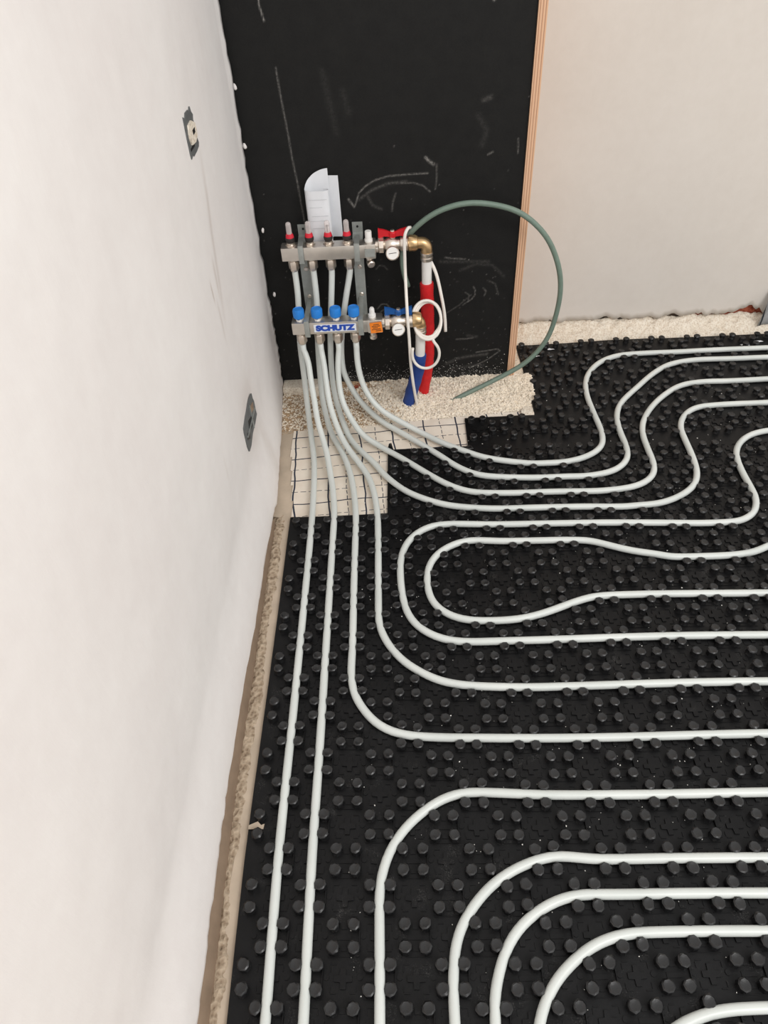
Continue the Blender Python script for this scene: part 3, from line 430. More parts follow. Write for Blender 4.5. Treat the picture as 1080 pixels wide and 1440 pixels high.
o = field('rubble_bed', M_SKIRT, .13, .56, 1.27, 1.4985, .004, mound)
tag(o, 'low cream bank of crumbs at the foot of the board around the sleeved pipes', 'rubble')
o = field('rubble_bed', M_SKIRT, .5185, .560, 1.30, 1.70, .004, lambda x, y: -.006+.009*max(0, .6+fbm(x, y, 3, 12)))
tag(o, 'cream crumbs in the corner between the edge-on plywood and back wall', 'rubble')
def crumbs(name, n, mat, place, smin, smax, label=None, cat=None, parent=None):
    V = []; F = []
    base = [(1, 0, 0), (-1, 0, 0), (0, 1, 0), (0, -1, 0), (0, 0, 1), (0, 0, -1)]; fs = [(0, 2, 4), (2, 1, 4), (1, 3, 4), (3, 0, 4), (2, 0, 5), (1, 2, 5), (3, 1, 5), (0, 3, 5)]
    for _ in range(n):
        x, y, z, s = place(); s = s or random.uniform(smin, smax); b0 = len(V)
        E = Euler((random.uniform(0, 6), random.uniform(0, 6), random.uniform(0, 6))).to_matrix()
        for q in base:
            v = E @ (Vector(q)*random.uniform(.5, 1.2)); V.append((x+v.x*s, y+v.y*s, max(z+v.z*s*.8, -.0075)))
        F += [tuple(b0+i for i in f) for f in fs]
    me = bpy.data.meshes.new(name); me.from_pydata(V, [], F); me.materials.append(mat); o = bpy.data.objects.new(name, me); sel(o, parent); tag(o, label, cat, kind='stuff'); return o
def pl_cream():
    while 1:
        x = random.uniform(.10, .565); y = random.uniform(1.30+.055*x/.54, 1.498)
        if x > .5 and y > 1.49: continue
        if random.random() < min(1, (x-.08)/.12): return x, y, mound(min(x, .555), y)+random.uniform(0, .003), 0
crumbs('crumbs', 8500, M_CRUMB, pl_cream, .0018, .0056, 'loose cream insulation crumbs heaped right of the blue sleeved pipe foot', 'crumbs')
def pl_mix():
    x = random.uniform(-.125, .16); y = random.uniform(1.30, 1.47); return x, y, mound(x, y)+random.uniform(.001, .004), 0
crumbs('crumbs', 2600, M_CRUMB, pl_mix, .0015, .0044, 'pale crumbs strewn on the brown mortar around the riser feet', 'crumbs')
def pl_brown():
    while 1:
        x = random.uniform(-.125, .24); y = random.uniform(1.285, 1.495)
        if random.random() < min(1, (.26-x)/.12): return x, y, mound(x, y)+random.uniform(0, .002), 0
crumbs('crumbs', 4200, M_CRUMBB, pl_brown, .0014, .0040, 'brown mortar crumbs behind the risers at the left end of the black board', 'crumbs')
crumbs('crumbs', 900, M_CRUMB, lambda: (random.uniform(.520, .548), random.uniform(1.33, 1.70), random.uniform(0, .004), 0), .0014, .004, 'cream crumbs lying between the edge-on plywood and the far knob sheet', 'crumbs')
# crumbs thrown up against the board
crumbs('crumbs', 420, M_CHIP, lambda: (random.uniform(.05, .49), 1.4985, .02+abs(random.gauss(0, .022)), 0), .0005, .0013, 'fine white crumbs sticking to the lower edge of the black board', 'crumbs')
def pl_spec():
    k = random.uniform(2, 22); j = random.uniform(0, 32); p = G(k, j)
    return p.x, p.y, .0072, random.choice((.0007, .0008, .001, .001, .0012, .0016))
crumbs('crumbs', 820, M_CHIP, pl_spec, 0, 0, 'tiny white plaster specks scattered over the black knob sheets', 'crumbs')
for x, z, lb in ((-.126, .76, 'white plaster blob on the board edge level with the upper wall box'), (-.126, .643, 'white plaster blob on the board edge well above the paper roll'), (-.117, .454, 'white plaster blob on the board edge beside the upper bar'), (-.115, .289, 'white plaster blob on the board edge beside the lower bar')):
    bm = bmesh.new(); bmesh.ops.create_icosphere(bm, subdivisions=2, radius=.0048)
    for v in bm.verts: v.co = Vector((v.co.x*.8, v.co.y*.6, v.co.z*1.3))*(1+.5*mnoise.noise(v.co*160+Vector((z*50, 0, 0))))
    o = finish('plaster_blob', bm, M_WALL, smooth=True, loc=(x, 1.4965, z)); tag(o, lb, 'plaster', 'plaster blobs on the board edge')
# block under the board at the left corner
bm = bmesh.new(); box(bm, -.128, -.005, 1.452, 1.497, .0, .030, .004)
for v in bm.verts: v.co += Vector((0, .003*fbm(v.co.x, v.co.z, 0, 20), .003*fbm(v.co.x, v.co.y, 0, 30)))
o = finish('mortar_block', bm, M_SKIRT, smooth=True); tag(o, 'beige mortar block lying at the foot of the board by the left wall', 'block')
bm = bmesh.new(); box(bm, .045, .095, 1.470, 1.494, .0, .012, .002); o = finish('brick_fragment', bm, M_BRICK, smooth=True); tag(o, 'red brick fragment half buried in rubble behind the risers', 'brick')
# ------------------------------------------------------------------ heating pipes
PIPE_LABELS = {
 'U1': 'milky pipe from the upper bar, nearest the left wall, running straight down the floor',
 'L1': 'milky pipe from the first blue-capped outlet, second straight run from the left wall',
 'U2': 'milky pipe from the second upper outlet, third straight run, bending right at mid floor',
 'L2': 'milky pipe from the second blue-capped outlet, fourth from the left, bending right above its neighbour',
 'U3': 'milky riser crossing the foil lowest of the diagonal pipes and looping up on the right',
 'L3': 'milky pipe from the third blue-capped outlet, second lowest diagonal over the foil',
 'U4': 'milky pipe from the fourth upper outlet, second highest diagonal over the foil',
 'L4': 'milky pipe from the fourth blue-capped outlet, highest diagonal, looping beside the back wall',
 'loopA': 'milky pipe in a wide outer hairpin loop in the middle of the floor',
 'loopB': 'milky pipe in a bottle-shaped inner hairpin loop enclosed by the wider loop',
 'Q1': 'milky pipe of the outermost quarter bend in the near right part of the floor',
 'Q2': 'milky pipe with faint print, second quarter bend from outside near the camera',
 'Q3': 'milky pipe of the third quarter bend from outside near the camera',
 'Q4': 'milky pipe of the fourth quarter bend from outside near the camera',
 'Q5': 'milky pipe just entering the bottom right corner of the picture, innermost bend'}
NAMEP = {'U': 'heating_pipe', 'L': 'heating_pipe', 'l': 'heating_pipe', 'Q': 'heating_pipe'}
PATHS = {}
for key, pts in PIPES.items():
    path = relax(catmull(pts, .009), 3, 3); PATHS[key] = path
    bm = bmesh.new(); tube(bm, path, .0074, 12)
    o = finish('heating_pipe', bm, M_PIPE, smooth=True); tag(o, PIPE_LABELS[key], 'pipe', 'underfloor heating pipes')
seg = np.array([[p.x, p.y] for P_ in PATHS.values() for p in P_ if p.z < .024])
# ------------------------------------------------------------------ knob sheets
def knob_mesh(i):
    bm = bmesh.new(); prof = [(.0094, 0), (.0076, .0040), (.0069, .0086), (.0094, .0102), (.0092, .0126), (.0070, .0141)]
    lathe(bm, prof, n=8, caps=False)
    top = sorted([v for v in bm.verts if v.co.z > .0134], key=lambda v: math.atan2(v.co.y, v.co.x)); c = bm.verts.new((0, 0, .0128))
    for i in range(8): bm.faces.new((top[i-1], top[i], c))
    rr = random.Random(i)
    for v in bm.verts:
        if v.co.z > .001: v.co += Vector((rr.uniform(-1, 1), rr.uniform(-1, 1), rr.uniform(-.8, .8)))*.0006
    me = bpy.data.meshes.new('knob'); bm.to_mesh(me); bm.free(); me.materials.append(M_KNOB)
    for p in me.polygons: p.use_smooth = True
    me.set_sharp_from_angle(angle=math.radians(38)); return me
KM = [knob_mesh(i) for i in range(5)]
BZ = .006   # level of the moulded sheets
def relief(bm, k, j):
    """low moulded marks of one grid cell"""
    def q(cx, cy, pts, h):
        vs = [bm.verts.new(G(k+cx+x/50, j+cy+y/50)+Vector((0, 0, h+BZ))) for x, y in pts]; lo = [bm.verts.new(v.co-Vector((0, 0, h+.0004))) for v in vs]
        bm.faces.new(vs)
        for i in range(len(vs)): bm.faces.new((vs[i-1], lo[i-1], lo[i], vs[i]))
    def rect(x0, x1, y0, y1, h): q(0, 0, [(x0, y0), (x1, y0), (x1, y1), (x0, y1)], h)
    if (k+j) % 2:   # cross boss between clusters
        a, b = 12.5, 3.6; q(0, 0, [(-b, -a), (b, -a), (b+.6, -b-.6), (a, -b), (a, b), (b+.6, b+.6), (b, a), (-b, a), (-b-.6, b+.6), (-a, b), (-a, -b), (-b-.6, -b-.6)], .0024)
        for sx, sy in ((1, 1), (-1, 1), (1, -1), (-1, -1)):
            rect(*sorted((sx*17, sx*18.2)), *sorted((sy*8, sy*15)), .0012); rect(*sorted((sx*9, sx*17)), *sorted((sy*16.5, sy*17.6)), .0012)
    else:
        rect(-4, 4, 10, 17, .0013); rect(-4, 4, -17, -10, .0013); rect(-22, 22, -24.2, -23.4, .0012)
        rect(21.2, 22.4, -9, 9, .0042); rect(-10, 10, -3.2, 3.2, .0010)
        for sx in (-1, 1):
            n = 8; q(0, 0, [(sx*27+4.2*math.cos(2*PI*i/n), 2+4.2*math.sin(2*PI*i/n)) for i in range(n)], .0012)
def knob_sheet(rects, label, near):
    root = thing('knob_sheet', G((rects[0][0]+rects[0][1])/2, (rects[0][2]+rects[0][3])/2), label, 'floor panel', 'black knob sheets on the floor')
    base = Vector(root.location); bm = bmesh.new(); knobs = []
    for k0, k1, j0, j1 in rects:
        ks = [k0]+[k*.5 for k in range(math.ceil(k0*2+.01), math.floor(k1*2-.01)+1)]+[k1]; js = [j0]+[j*.5 for j in range(math.ceil(j0*2+.01), math.floor(j1*2-.01)+1)]+[j1]
        g = [[bm.verts.new(G(k, j)+Vector((0, 0, BZ+.0004*mnoise.noise(Vector((k, j, 3)))))) for j in js] for k in ks]
        for a in range(len(ks)-1):
            for b in range(len(js)-1): bm.faces.new((g[a][b], g[a+1][b], g[a+1][b+1], g[a][b+1]))
        edge = [r[0] for r in g]+g[-1][1:]+[r[-1] for r in g[::-1]][1:]+g[0][::-1][1:-1]
        lo = [bm.verts.new(v.co-Vector((0, 0, .0125))) for v in edge]
        for i in range(len(edge)): bm.faces.new((edge[i], edge[i-1], lo[i-1], lo[i]))
        for k in range(math.floor(k0)-1, math.ceil(k1)+2):
            for j in range(math.floor(j0)-1, math.ceil(j1)+2):
                if k0+.45 < k < k1-.4 and j0+.45 < j < j1-.4 and G(k, j).y < 1.3: relief(bm, k, j)
                if (k+j) % 2: continue
                for sx in (-1, 1):
                    for sy in (-1, 1):
                        kk, jj = k+sx*.29, j+sy*.29
                        if k0+.10 < kk < k1-.10 and j0+.10 < jj <= j1-.10:
                            c = G(kk, jj)
                            if c.x > 1.40: continue
                            d = np.hypot(seg[:, 0]-c.x, seg[:, 1]-c.y); m = d.argmin()
                            if d[m] < .0075: continue
                            if d[m] < .0146:
                                v = Vector((c.x-seg[m, 0], c.y-seg[m, 1], 0)).normalized(); c = Vector((seg[m, 0], seg[m, 1], 0))+v*.0146
                            knobs.append(c)
    bmesh.ops.translate(bm, verts=bm.verts, vec=-base)
    sh = finish('moulded_base', bm, M_SHEET, root)
    knobs.sort(key=lambda c: (c-Vector((.25, -.2, 0))).length if near else c.y)
    for i, c in enumerate(knobs[:300]):
        o = bpy.data.objects.new('knob', KM[i % 5]); o.parent = root; COL.objects.link(o); o.location = c-base+Vector((0, 0, BZ)); o.rotation_euler = (random.uniform(-.05, .05), random.uniform(-.05, .05), random.uniform(0, 6)); o.scale = (1, 1, random.uniform(.96, 1.03))
    if len(knobs) > 300:
        V = []; F = []
        for i, c in enumerate(knobs[300:]):
            me = KM[i % 5]; b0 = len(V); a = random.uniform(0, 6); ca, sa = math.cos(a), math.sin(a)
            V += [(v.co.x*ca-v.co.y*sa+c.x-base.x, v.co.x*sa+v.co.y*ca+c.y-base.y, v.co.z+BZ) for v in me.vertices]; F += [tuple(b0+q for q in p.vertices) for p in me.polygons]
        me = bpy.data.meshes.new('knobs'); me.from_pydata(V, [], F); me.materials.append(M_KNOB); o = bpy.data.objects.new('knobs', me); sel(o, root); tag(o, kind='stuff')
        for p in me.polygons: p.use_smooth = True
        me.set_sharp_from_angle(angle=math.radians(38))
    return root, len(knobs)
E_ = 27.0
for rects, label in (
    ([(-1.05, 3.44, -2.4, 19.15)], 'long black knob sheet beside the left wall carrying the four straight pipes'),
    ([(3.44, E_, -2.4, 4.5)], 'black knob sheet nearest the camera under the quarter bends'),
    ([(3.44, E_, 4.5, 12.5)], 'black knob sheet across the middle right, below the hairpin loops'),
    ([(3.44, E_, 12.5, 18.5)], 'black knob sheet under the upper half of the hairpin loops'),
    ([(3.40, E_, 18.5, 23.75), (7.4, E_, 23.75, 26.05)], 'black knob sheet under the diagonal pipes, its stepped corner cut around the foil'),
    ([(11.0, E_, 26.05, 33.0)], 'farthest black knob sheet against the foot of the back wall')):
    r, n = knob_sheet(rects, label, True)
    if 'stepped corner' in label:   # torn tab sticking up at the cut corner by the foil
        bm = bmesh.new(); c = G(3.42, 23.6)-r.location; ring = []
        for i in range(7): ring.append((bm.verts.new((c.x-.004+.020*i/6, c.y+.004*math.sin(i), .004)), bm.verts.new((c.x+.001+.010*i/6, c.y+.008+.003*math.sin(i*1.7), .018+.010*math.sin(PI*i/6)))))
        for a, b in zip(ring, ring[1:]): bm.faces.new((a[0], b[0], b[1], a[1]))
        bmesh.ops.solidify(bm, geom=bm.faces, thickness=.001); o = finish('torn_tab', bm, M_KNOB, r)
for x, y, s, lb in ((.600, 1.602, .008, 'white foil shred lying on the far sheet beside the green hose'), (.646, 1.636, .009, 'white foil shred on the far sheet just right of the green hose'), (1.203, 1.617, .012, 'long white foil shred on the far sheet near the right edge'), (1.247, 1.634, .010, 'white foil shred on the far sheet next to the propped silvery foil')):
    bm = bmesh.new(); q = [(-1, -.25), (-.3, -.4), (.4, -.2), (1, -.35), (.8, .3), (.1, .2), (-.5, .45), (-1.1, .2)]
    vs = [bm.verts.new((x+a*s*random.uniform(.8, 1.2), y+b*s, .0072+.002*random.random())) for a, b in q]; f = bm.faces.new(vs); rr_ = bmesh.ops.extrude_face_region(bm, geom=[f]); bmesh.ops.translate(bm, verts=[v for v in rr_['geom'] if isinstance(v, bmesh.types.BMVert)], vec=(0, 0, .0006)); bmesh.ops.recalc_face_normals(bm, faces=bm.faces)
    tag(finish('foil_shred', bm, M_PAPER), lb, 'foil')
# scrap of beige paper tape lying over the edge of the left sheet
bm = bmesh.new(); pts = [(-.060, .262), (-.046, .268), (-.040, .262), (-.035, .264), (-.036, .256), (-.060, .256)]
vs = [bm.verts.new((x, y, .0065)) for x, y in pts]; f = bm.faces.new(vs); r = bmesh.ops.extrude_face_region(bm, geom=[f]); bmesh.ops.translate(bm, verts=[v for v in r['geom'] if isinstance(v, bmesh.types.BMVert)], vec=(0, 0, .0015))
bmesh.ops.recalc_face_normals(bm, faces=bm.faces)
tag(finish('plaster_flake', bm, M_SLAB), 'small beige plaster flake on the edge of the long left knob sheet', 'plaster flake')
# ------------------------------------------------------------------ manifold bars
def text_mesh(s, size, bold=0.0, xs=1.0):
    cu = bpy.data.curves.new('t', 'FONT'); cu.body = s; cu.size = size; cu.extrude = .00025; cu.offset = bold; cu.align_x = 'CENTER'; cu.align_y = 'CENTER'
    o = bpy.data.objects.new('t', cu); COL.objects.link(o); bpy.context.view_layer.update()
    me = bpy.data.meshes.new_from_object(o.evaluated_get(bpy.context.evaluated_depsgraph_get())); bpy.data.objects.remove(o)
    bm = bmesh.new(); bm.from_mesh(me); bmesh.ops.scale(bm, verts=bm.verts, vec=(xs, 1, 1)); return bm
def placed(bm, M): bmesh.ops.transform(bm, matrix=M, verts=bm.verts); return bm
FACE = Matrix.Rotation(PI/2, 4, 'X')   # lies text up on a plane that faces -Y
def hexn(bm, x, y, z0, z1, r, r2=None):
    h = z1-z0; lathe(bm, [(r*.92, z0), (r, z0+h*.12), (r, z1-h*.12), (r*.92, z1)], (x, y, 0), n=6); return bm
def add_valve(P, x0, y, z, hx, handle_mat, gz, gy):
    """ball valve with union nut, butterfly handle and round thermometer"""
    bm = bmesh.new(); lathe(bm, [(.017, 0), (.0195, .002), (.0195, .012), (.017, .014)], (x0, y, z), (1, 0, 0), n=8); P('union_nut', bm, M_NICKEL)
    bm = bmesh.new(); lathe(bm, [(.0115, -.006), (.0115, .013), (.0125, .016), (.0165, .024), (.0165, .036), (.0125, .043), (.0125, .05), (.0165, .052), (.0165, .068), (.0150, .070)], (x0+.0, y, z), (1, 0, 0), n=20); P('body', bm, M_NICKEL)
    cx = x0+.034
    bm = bmesh.new(); lathe(bm, [(.0065, .012), (.0065, .026)], (cx, y, z), n=12); P('stem', bm, M_NICKEL)
    bm = bmesh.new(); lathe(bm, [(.008, .018), (.0085, .028), (.006, .031)], (cx, y, z), n=16)
    for s in (-1, 1):
        vs = []
        prof = [(.004, .017, .0035), (.010, .019, .005), (.020, .0205, .0068), (.030, .0205, .0080), (.033, .0215, .0078)]
        rings = []
        for dx, z0_, hw in prof:
            top = z0_+.011+.006*dx/.033; rings.append([bm.verts.new((cx+s*dx, y+yy, z+zz)) for yy, zz in ((-hw*.5, z0_-.004*(dx > .02)), (hw*.5, z0_-.004*(dx > .02)), (hw*.5, top), (-hw*.5, top))])
        for a, b in zip(rings, rings[1:]):
            for i in range(4): bm.faces.new((a[i], a[(i+1) % 4], b[(i+1) % 4], b[i]))
        bm.faces.new(rings[0][::-1]); bm.faces.new(rings[-1])
    bmesh.ops.recalc_face_normals(bm, faces=bm.faces); P('handle', bm, handle_mat)
    bm = bmesh.new(); lathe(bm, [(.005, .031), (.0045, .034)], (cx, y, z), n=10); P('handle_screw', bm, M_NICKEL)
    d = Vector((0, -.86, .5)); c = Vector((cx-.001, gy, gz))
    bm = bmesh.new(); lathe(bm, [(.005, -.030), (.005, -.010), (.0145, -.009), (.0158, -.006), (.0158, .0), (.0140, .0015), (.0138, .0005)], c, d, n=28); g = P('thermometer', bm, M_NICKEL)
    bm = bmesh.new(); lathe(bm, [(.0136, .0003), (.0136, .0009)], c, d, n=28); P('dial', bm, M_WHITE, parent=g)
    bm = bmesh.new(); box(bm, -.009, .009, -.0006, .0006, .0010, .0016); placed(bm, axis_mat(c, d) @ Matrix.Rotation(.1, 4, 'Z')); P('needle', bm, M_BLACKINK, parent=g)
XU = [-.044, .001, .045, .089]; XL = [-.0385, .0055, .0505, .0945]
# upper bar with flow meters
t = thing('manifold_bar', (.045, 1.427, .413), 'upper metal distribution bar with four clear red-ringed flow meters', 'manifold', 'heating manifold bars'); P = Part(t)
bm = bmesh.new(); box(bm, -.067, .133, 1.410, 1.4445, .413, .4445, .002); box(bm, .1305, .1545, 1.408, 1.4465, .411, .4465, .003); lathe(bm, [(.012, 0), (.012, .012)], (.152, 1.428, .430), (1, 0, 0), n=20); P('bar', bm, M_STEEL)
bm = bmesh.new(); box(bm, .129, .1525, 1.4068, 1.4082, .417, .436); P('label_plate', bm, M_ZINC, label='pale metal label plate')
for x in XU:
    bm = bmesh.new(); lathe(bm, [(.0125, .4440), (.0125, .4475)], (x, 1.427, 0), n=6); lathe(bm, [(.0095, .4470), (.0095, .452)], (x, 1.427, 0), n=16); P('seat_nut', bm, M_NICKEL)
    bm = bmesh.new(); lathe(bm, [(.0070, .4515), (.0100, .4550), (.0108, .460), (.0100, .4635)], (x, 1.427, 0), n=20); fm = P('flow_meter', bm, M_DARK, label='dark foot of the flow meter')
    bm = bmesh.new(); lathe(bm, [(.0098, .4636), (.0092, .468), (.0074, .4725)], (x, 1.427, 0), n=20); P('red_ring', bm, M_RRING, parent=fm)
    bm = bmesh.new(); lathe(bm, [(.0066, .4726), (.0063, .493), (.0055, .4965), (.003, .4985)], (x, 1.427, 0), n=18); P('clear_tube', bm, M_GLASS, parent=fm)
    bm = bmesh.new(); lathe(bm, [(.0014, .466), (.0014, .486)], (x, 1.427, 0), n=8); lathe(bm, [(.0036, .486), (.0036, .4875)], (x, 1.427, 0), n=12); P('indicator', bm, M_DARK, parent=fm)
    bm = bmesh.new(); lathe(bm, [(.0095, .4132), (.0095, .405), (.0085, .404)], (x, 1.431, 0), n=16); hexn(bm, x, 1.431, .385, .405, .0125); lathe(bm, [(.0100, .385), (.0092, .381)], (x, 1.431, 0), n=16); bmesh.ops.recalc_face_normals(bm, faces=bm.faces); P('compression_nut', bm, M_NICKEL)
bm = bmesh.new(); lathe(bm, [(.0095, .4466), (.0095, .452), (.0078, .4525), (.0078, .469), (.0070, .4705)], (.1385, 1.427, 0), n=16); P('air_vent', bm, M_WHITE, label='white air vent cap')
bm = bmesh.new(); lathe(bm, [(.0078, .411), (.0078, .401)], (.1385, 1.427, 0), n=16); lathe(bm, [(.0082, 0), (.0092, .004), (.0092, .014), (.007, .016)], (.1385, 1.429, .397), (.3, -1, -.25), n=16); P('drain_cock', bm, M_NICKEL)
# lower bar with blue caps
t = thing('manifold_bar', (.05, 1.361, .256), 'lower metal return bar with four bright blue valve caps and a lettered sticker', 'manifold', 'heating manifold bars'); P = Part(t)
bm = bmesh.new(); box(bm, -.057, .139, 1.345, 1.377, .256, .287, .002); box(bm, .127, .163, 1.343, 1.379, .254, .289, .003); lathe(bm, [(.012, 0), (.012, .010)], (.161, 1.361, .272), (1, 0, 0), n=20); P('bar', bm, M_STEEL)
bm = bmesh.new(); box(bm, -.0035, .099, 1.3437, 1.3452, .2625, .2815); st = P('sticker', bm, M_STICK, label='white sticker with blue lettering')
bm = bmesh.new()
for ox, oz, oy in ((-.00065, 0, 0), (.00065, 0, .00004), (0, .0004, .00008), (0, -.0004, .00012)):
    b_ = text_mesh('SCHUTZ', .0188, .0010, 1.26); placed(b_, Matrix.Translation((.0478+ox, 1.3433-oy, .2720+oz)) @ FACE); tm = bpy.data.meshes.new('t'); b_.to_mesh(tm); b_.free(); bm.from_mesh(tm); bpy.data.meshes.remove(tm)
P('lettering', bm, M_BLUEINK, smooth=False, parent=st)
for x in XL:
    bm = bmesh.new(); lathe(bm, [(.0085, .2868), (.0085, .2905)], (x, 1.361, 0), n=8)
    for a in range(4): lathe(bm, [(.0022, .2885), (.0022, .2945)], (x+.0062*math.cos(a*PI/2+.6), 1.361+.0062*math.sin(a*PI/2+.6), 0), n=8)
    P('valve_foot', bm, M_WHITE)
    bm = bmesh.new(); lathe(bm, [(.0110, .2940), (.0130, .2965), (.0134, .312), (.0122, .3165), (.0100, .3175), (.0092, .3160)], (x, 1.361, 0), n=36, flute=.045, flutes=1); P('valve_cap', bm, M_CAP, ang=20, label='bright blue fluted cap')
    bm = bmesh.new(); lathe(bm, [(.0095, .2562), (.0095, .2475)], (x, 1.361, 0), n=16); hexn(bm, x, 1.361, .228, .248, .0125); lathe(bm, [(.0100, .228), (.0092, .224)], (x, 1.361, 0), n=16); bmesh.ops.recalc_face_normals(bm, faces=bm.faces); P('compression_nut', bm, M_NICKEL)
bm = bmesh.new(); lathe(bm, [(.009, .289), (.009, .296), (.0068, .297), (.0062, .309), (.0040, .313)], (.1385, 1.361, 0), n=16); lathe(bm, [(.0022, -.0075), (.0022, .0075)], (.1385, 1.361, .3065), (0, 1, 0), n=8); P('air_vent', bm, M_WHITE, label='white air vent cap')
bm = bmesh.new(); lathe(bm, [(.0080, .2545), (.0075, .240), (.0092, .2385), (.0092, .2315), (.0080, .230)], (.1385, 1.361, 0), n=18); P('drain_cock', bm, M_NICKEL)
bm = bmesh.new(); box(bm, -.0145, .0145, -.0005, .0005, -.0135, .0135); placed(bm, Matrix.Translation((.1475, 1.3405, .270)) @ Matrix.Rotation(-.10, 4, 'Y')); og = P('orange_tag', bm, M_ORANGE, smooth=False, label='orange tag with black print')
bm = bmesh.new()
for i, (a, b) in enumerate(((-.006, .005), (-.010, .009), (-.008, .003), (-.011, .010), (-.002, .010))):
    zz = .0085-.0042*i; x = a
    while x < b: wd = random.uniform(.0012, .003); box(bm, x, x+wd, -.0009, -.0005, zz-.0009, zz+.0009); x += wd+.0006
placed(bm, Matrix.Translation((.1475, 1.3405, .270)) @ Matrix.Rotation(-.10, 4, 'Y')); P('print', bm, M_BLACKINK, smooth=False, parent=og)
# ball valves
t = thing('ball_valve', (.19, 1.428, .415), 'ball valve with a red butterfly handle and round thermometer on the upper bar', 'valve', 'ball valves'); add_valve(Part(t), .1605, 1.428, .436, 0, M_RED, .4265, 1.400)
t = thing('ball_valve', (.20, 1.361, .245), 'ball valve with a blue butterfly handle and round thermometer on the lower bar', 'valve', 'ball valves'); add_valve(Part(t), .1680, 1.361, .274, 0, M_BLUEH, .2665, 1.333)
# elbows
def elbow(x0, x1, y, z, zd, label, mat):
    t = thing('brass_elbow', ((x0+x1)/2, y, zd), label, 'pipe fitting', 'brass elbows'); P = Part(t)
    bm = bmesh.new(); lathe(bm, [(.0150, 0), (.0185, .002), (.0185, .016), (.0160, .022), (.0125, .024)], (x0, y, z), (1, 0, 0), n=10); P('coupling', bm, mat)
    bm = bmesh.new(); R_ = .0135; path = [Vector((x0+.022, y, z))]
    for i in range(9): a = PI/2*i/8; path.append(Vector((x1-R_+R_*math.sin(a), y, z-R_+R_*math.cos(a))))
    path.append(Vector((x1, y, zd+.012))); tube(bm, path, .0132, 18); P('bend', bm, mat)
    bm = bmesh.new(); lathe(bm, [(.0142, zd-.006), (.0150, zd-.004), (.0150, zd+.002), (.0138, zd+.003), (.0138, zd+.006), (.0150, zd+.008), (.0146, zd+.014)], (x1, y, 0), n=22); P('press_ring', bm, M_NICKEL, label='silvery press ring')
elbow(.2300, .2735, 1.428, .4365, .400, 'brass elbow at the end of the upper valve', M_BRASS)
elbow(.2345, .2545, 1.361, .2760, .245, 'brass elbow at the end of the lower valve', M_BRASS)
def supply(label, pipe_pts, sl_pts, mat, rib):
    t = thing('supply_pipe', sl_pts[-1], label, 'pipe', 'sleeved supply pipes'); P = Part(t)
    bm = bmesh.new(); tube(bm, catmull(pipe_pts, .01), .0122, 18); P('pipe', bm, M_WHITE)
    path = catmull(sl_pts, .003); bm = bmesh.new(); tube(bm, path, .0165, 18, rfun=lambda i: .0160+(.0008 if i % 2 else 0)+(.0004*math.sin(i*.5))); P('sleeve', bm, mat, label=('red' if rib else 'blue')+' corrugated sleeve')
supply('white supply pipe in a red sleeve below the upper elbow', [(.2735, 1.428, .395), (.2735, 1.429, .36), (.2735, 1.430, .325)], [(.2735, 1.430, .336), (.2745, 1.431, .27), (.2760, 1.434, .19), (.2740, 1.437, .10), (.265, 1.440, .035), (.257, 1.440, -.008)], M_SLEEVER, 1)
supply('white return pipe in a blue sleeve below the lower elbow', [(.2545, 1.361, .240), (.2540, 1.362, .20), (.2525, 1.364, .165)], [(.2525, 1.364, .178), (.2490, 1.367, .14), (.2380, 1.377, .085), (.2260, 1.388, .035), (.2180, 1.395, -.008)], M_SLEEVEB, 0)
# brackets
def bracket(x, label):
    t = thing('manifold_bracket', (x, 1.499, .24), label, 'bracket', 'manifold brackets'); P = Part(t); w = .0125
    prof = [(1.4985, .474), (1.4985, .446), (1.4600, .436), (1.4600, .262), (1.4900, .250), (1.4985, .250), (1.4985, .225)]
    prof = [(1.4980, .4635), (1.4980, .438), (1.4560, .432), (1.4560, .240)]
    bm = bmesh.new(); L = []
    for i, (yy, zz) in enumerate(prof):
        L.append([bm.verts.new((x+sx*w+(.0 if zz > .3 else .0), yy+dy, zz-(dy*.0))) for sx, dy in ((-1, 0), (1, 0), (1, .0018), (-1, .0018))])
    for a, b in zip(L, L[1:]):
        for i in range(4): bm.faces.new((a[i], a[(i+1) % 4], b[(i+1) % 4], b[i]))
    bm.faces.new(L[0][::-1]); bm.faces.new(L[-1]); bmesh.ops.recalc_face_normals(bm, faces=bm.faces); P('plate', bm, M_ZINC, smooth=False)
    for nm, (ya, yb, za, zb) in (('clamp', (1.4065, 1.457, .409, .4485)), ('clamp', (1.3415, 1.457, .252, .291))):
        bm = bmesh.new(); h = .0062
        box(bm, x-h, x+h, ya, ya+.0022, za, zb, .0006); box(bm, x-h, x+h, ya, yb, zb-.0005, zb+.0017, .0005); box(bm, x-h, x+h, ya, yb, za-.0017, za+.0005, .0005); P(nm, bm, M_ZINC)
    for zz in (.372, .300):
        bm = bmesh.new(); lathe(bm, [(.0052, 0), (.0052, .0015), (.0036, .0026)], (x+.001, 1.4560, zz), (0, -1, 0), n=14); P('screw', bm, M_NICKEL)
    bm = bmesh.new(); lathe(bm, [(.0028, 0), (.0028, .0008)], (x, 1.4980, .453), (0, -1, 0), n=12); P('screw_hole', bm, M_BLACK)
bracket(-.0205, 'zinc bracket clamping both bars between the first and second outlets'); bracket(.1105, 'zinc bracket clamping both bars right of the fourth outlet')
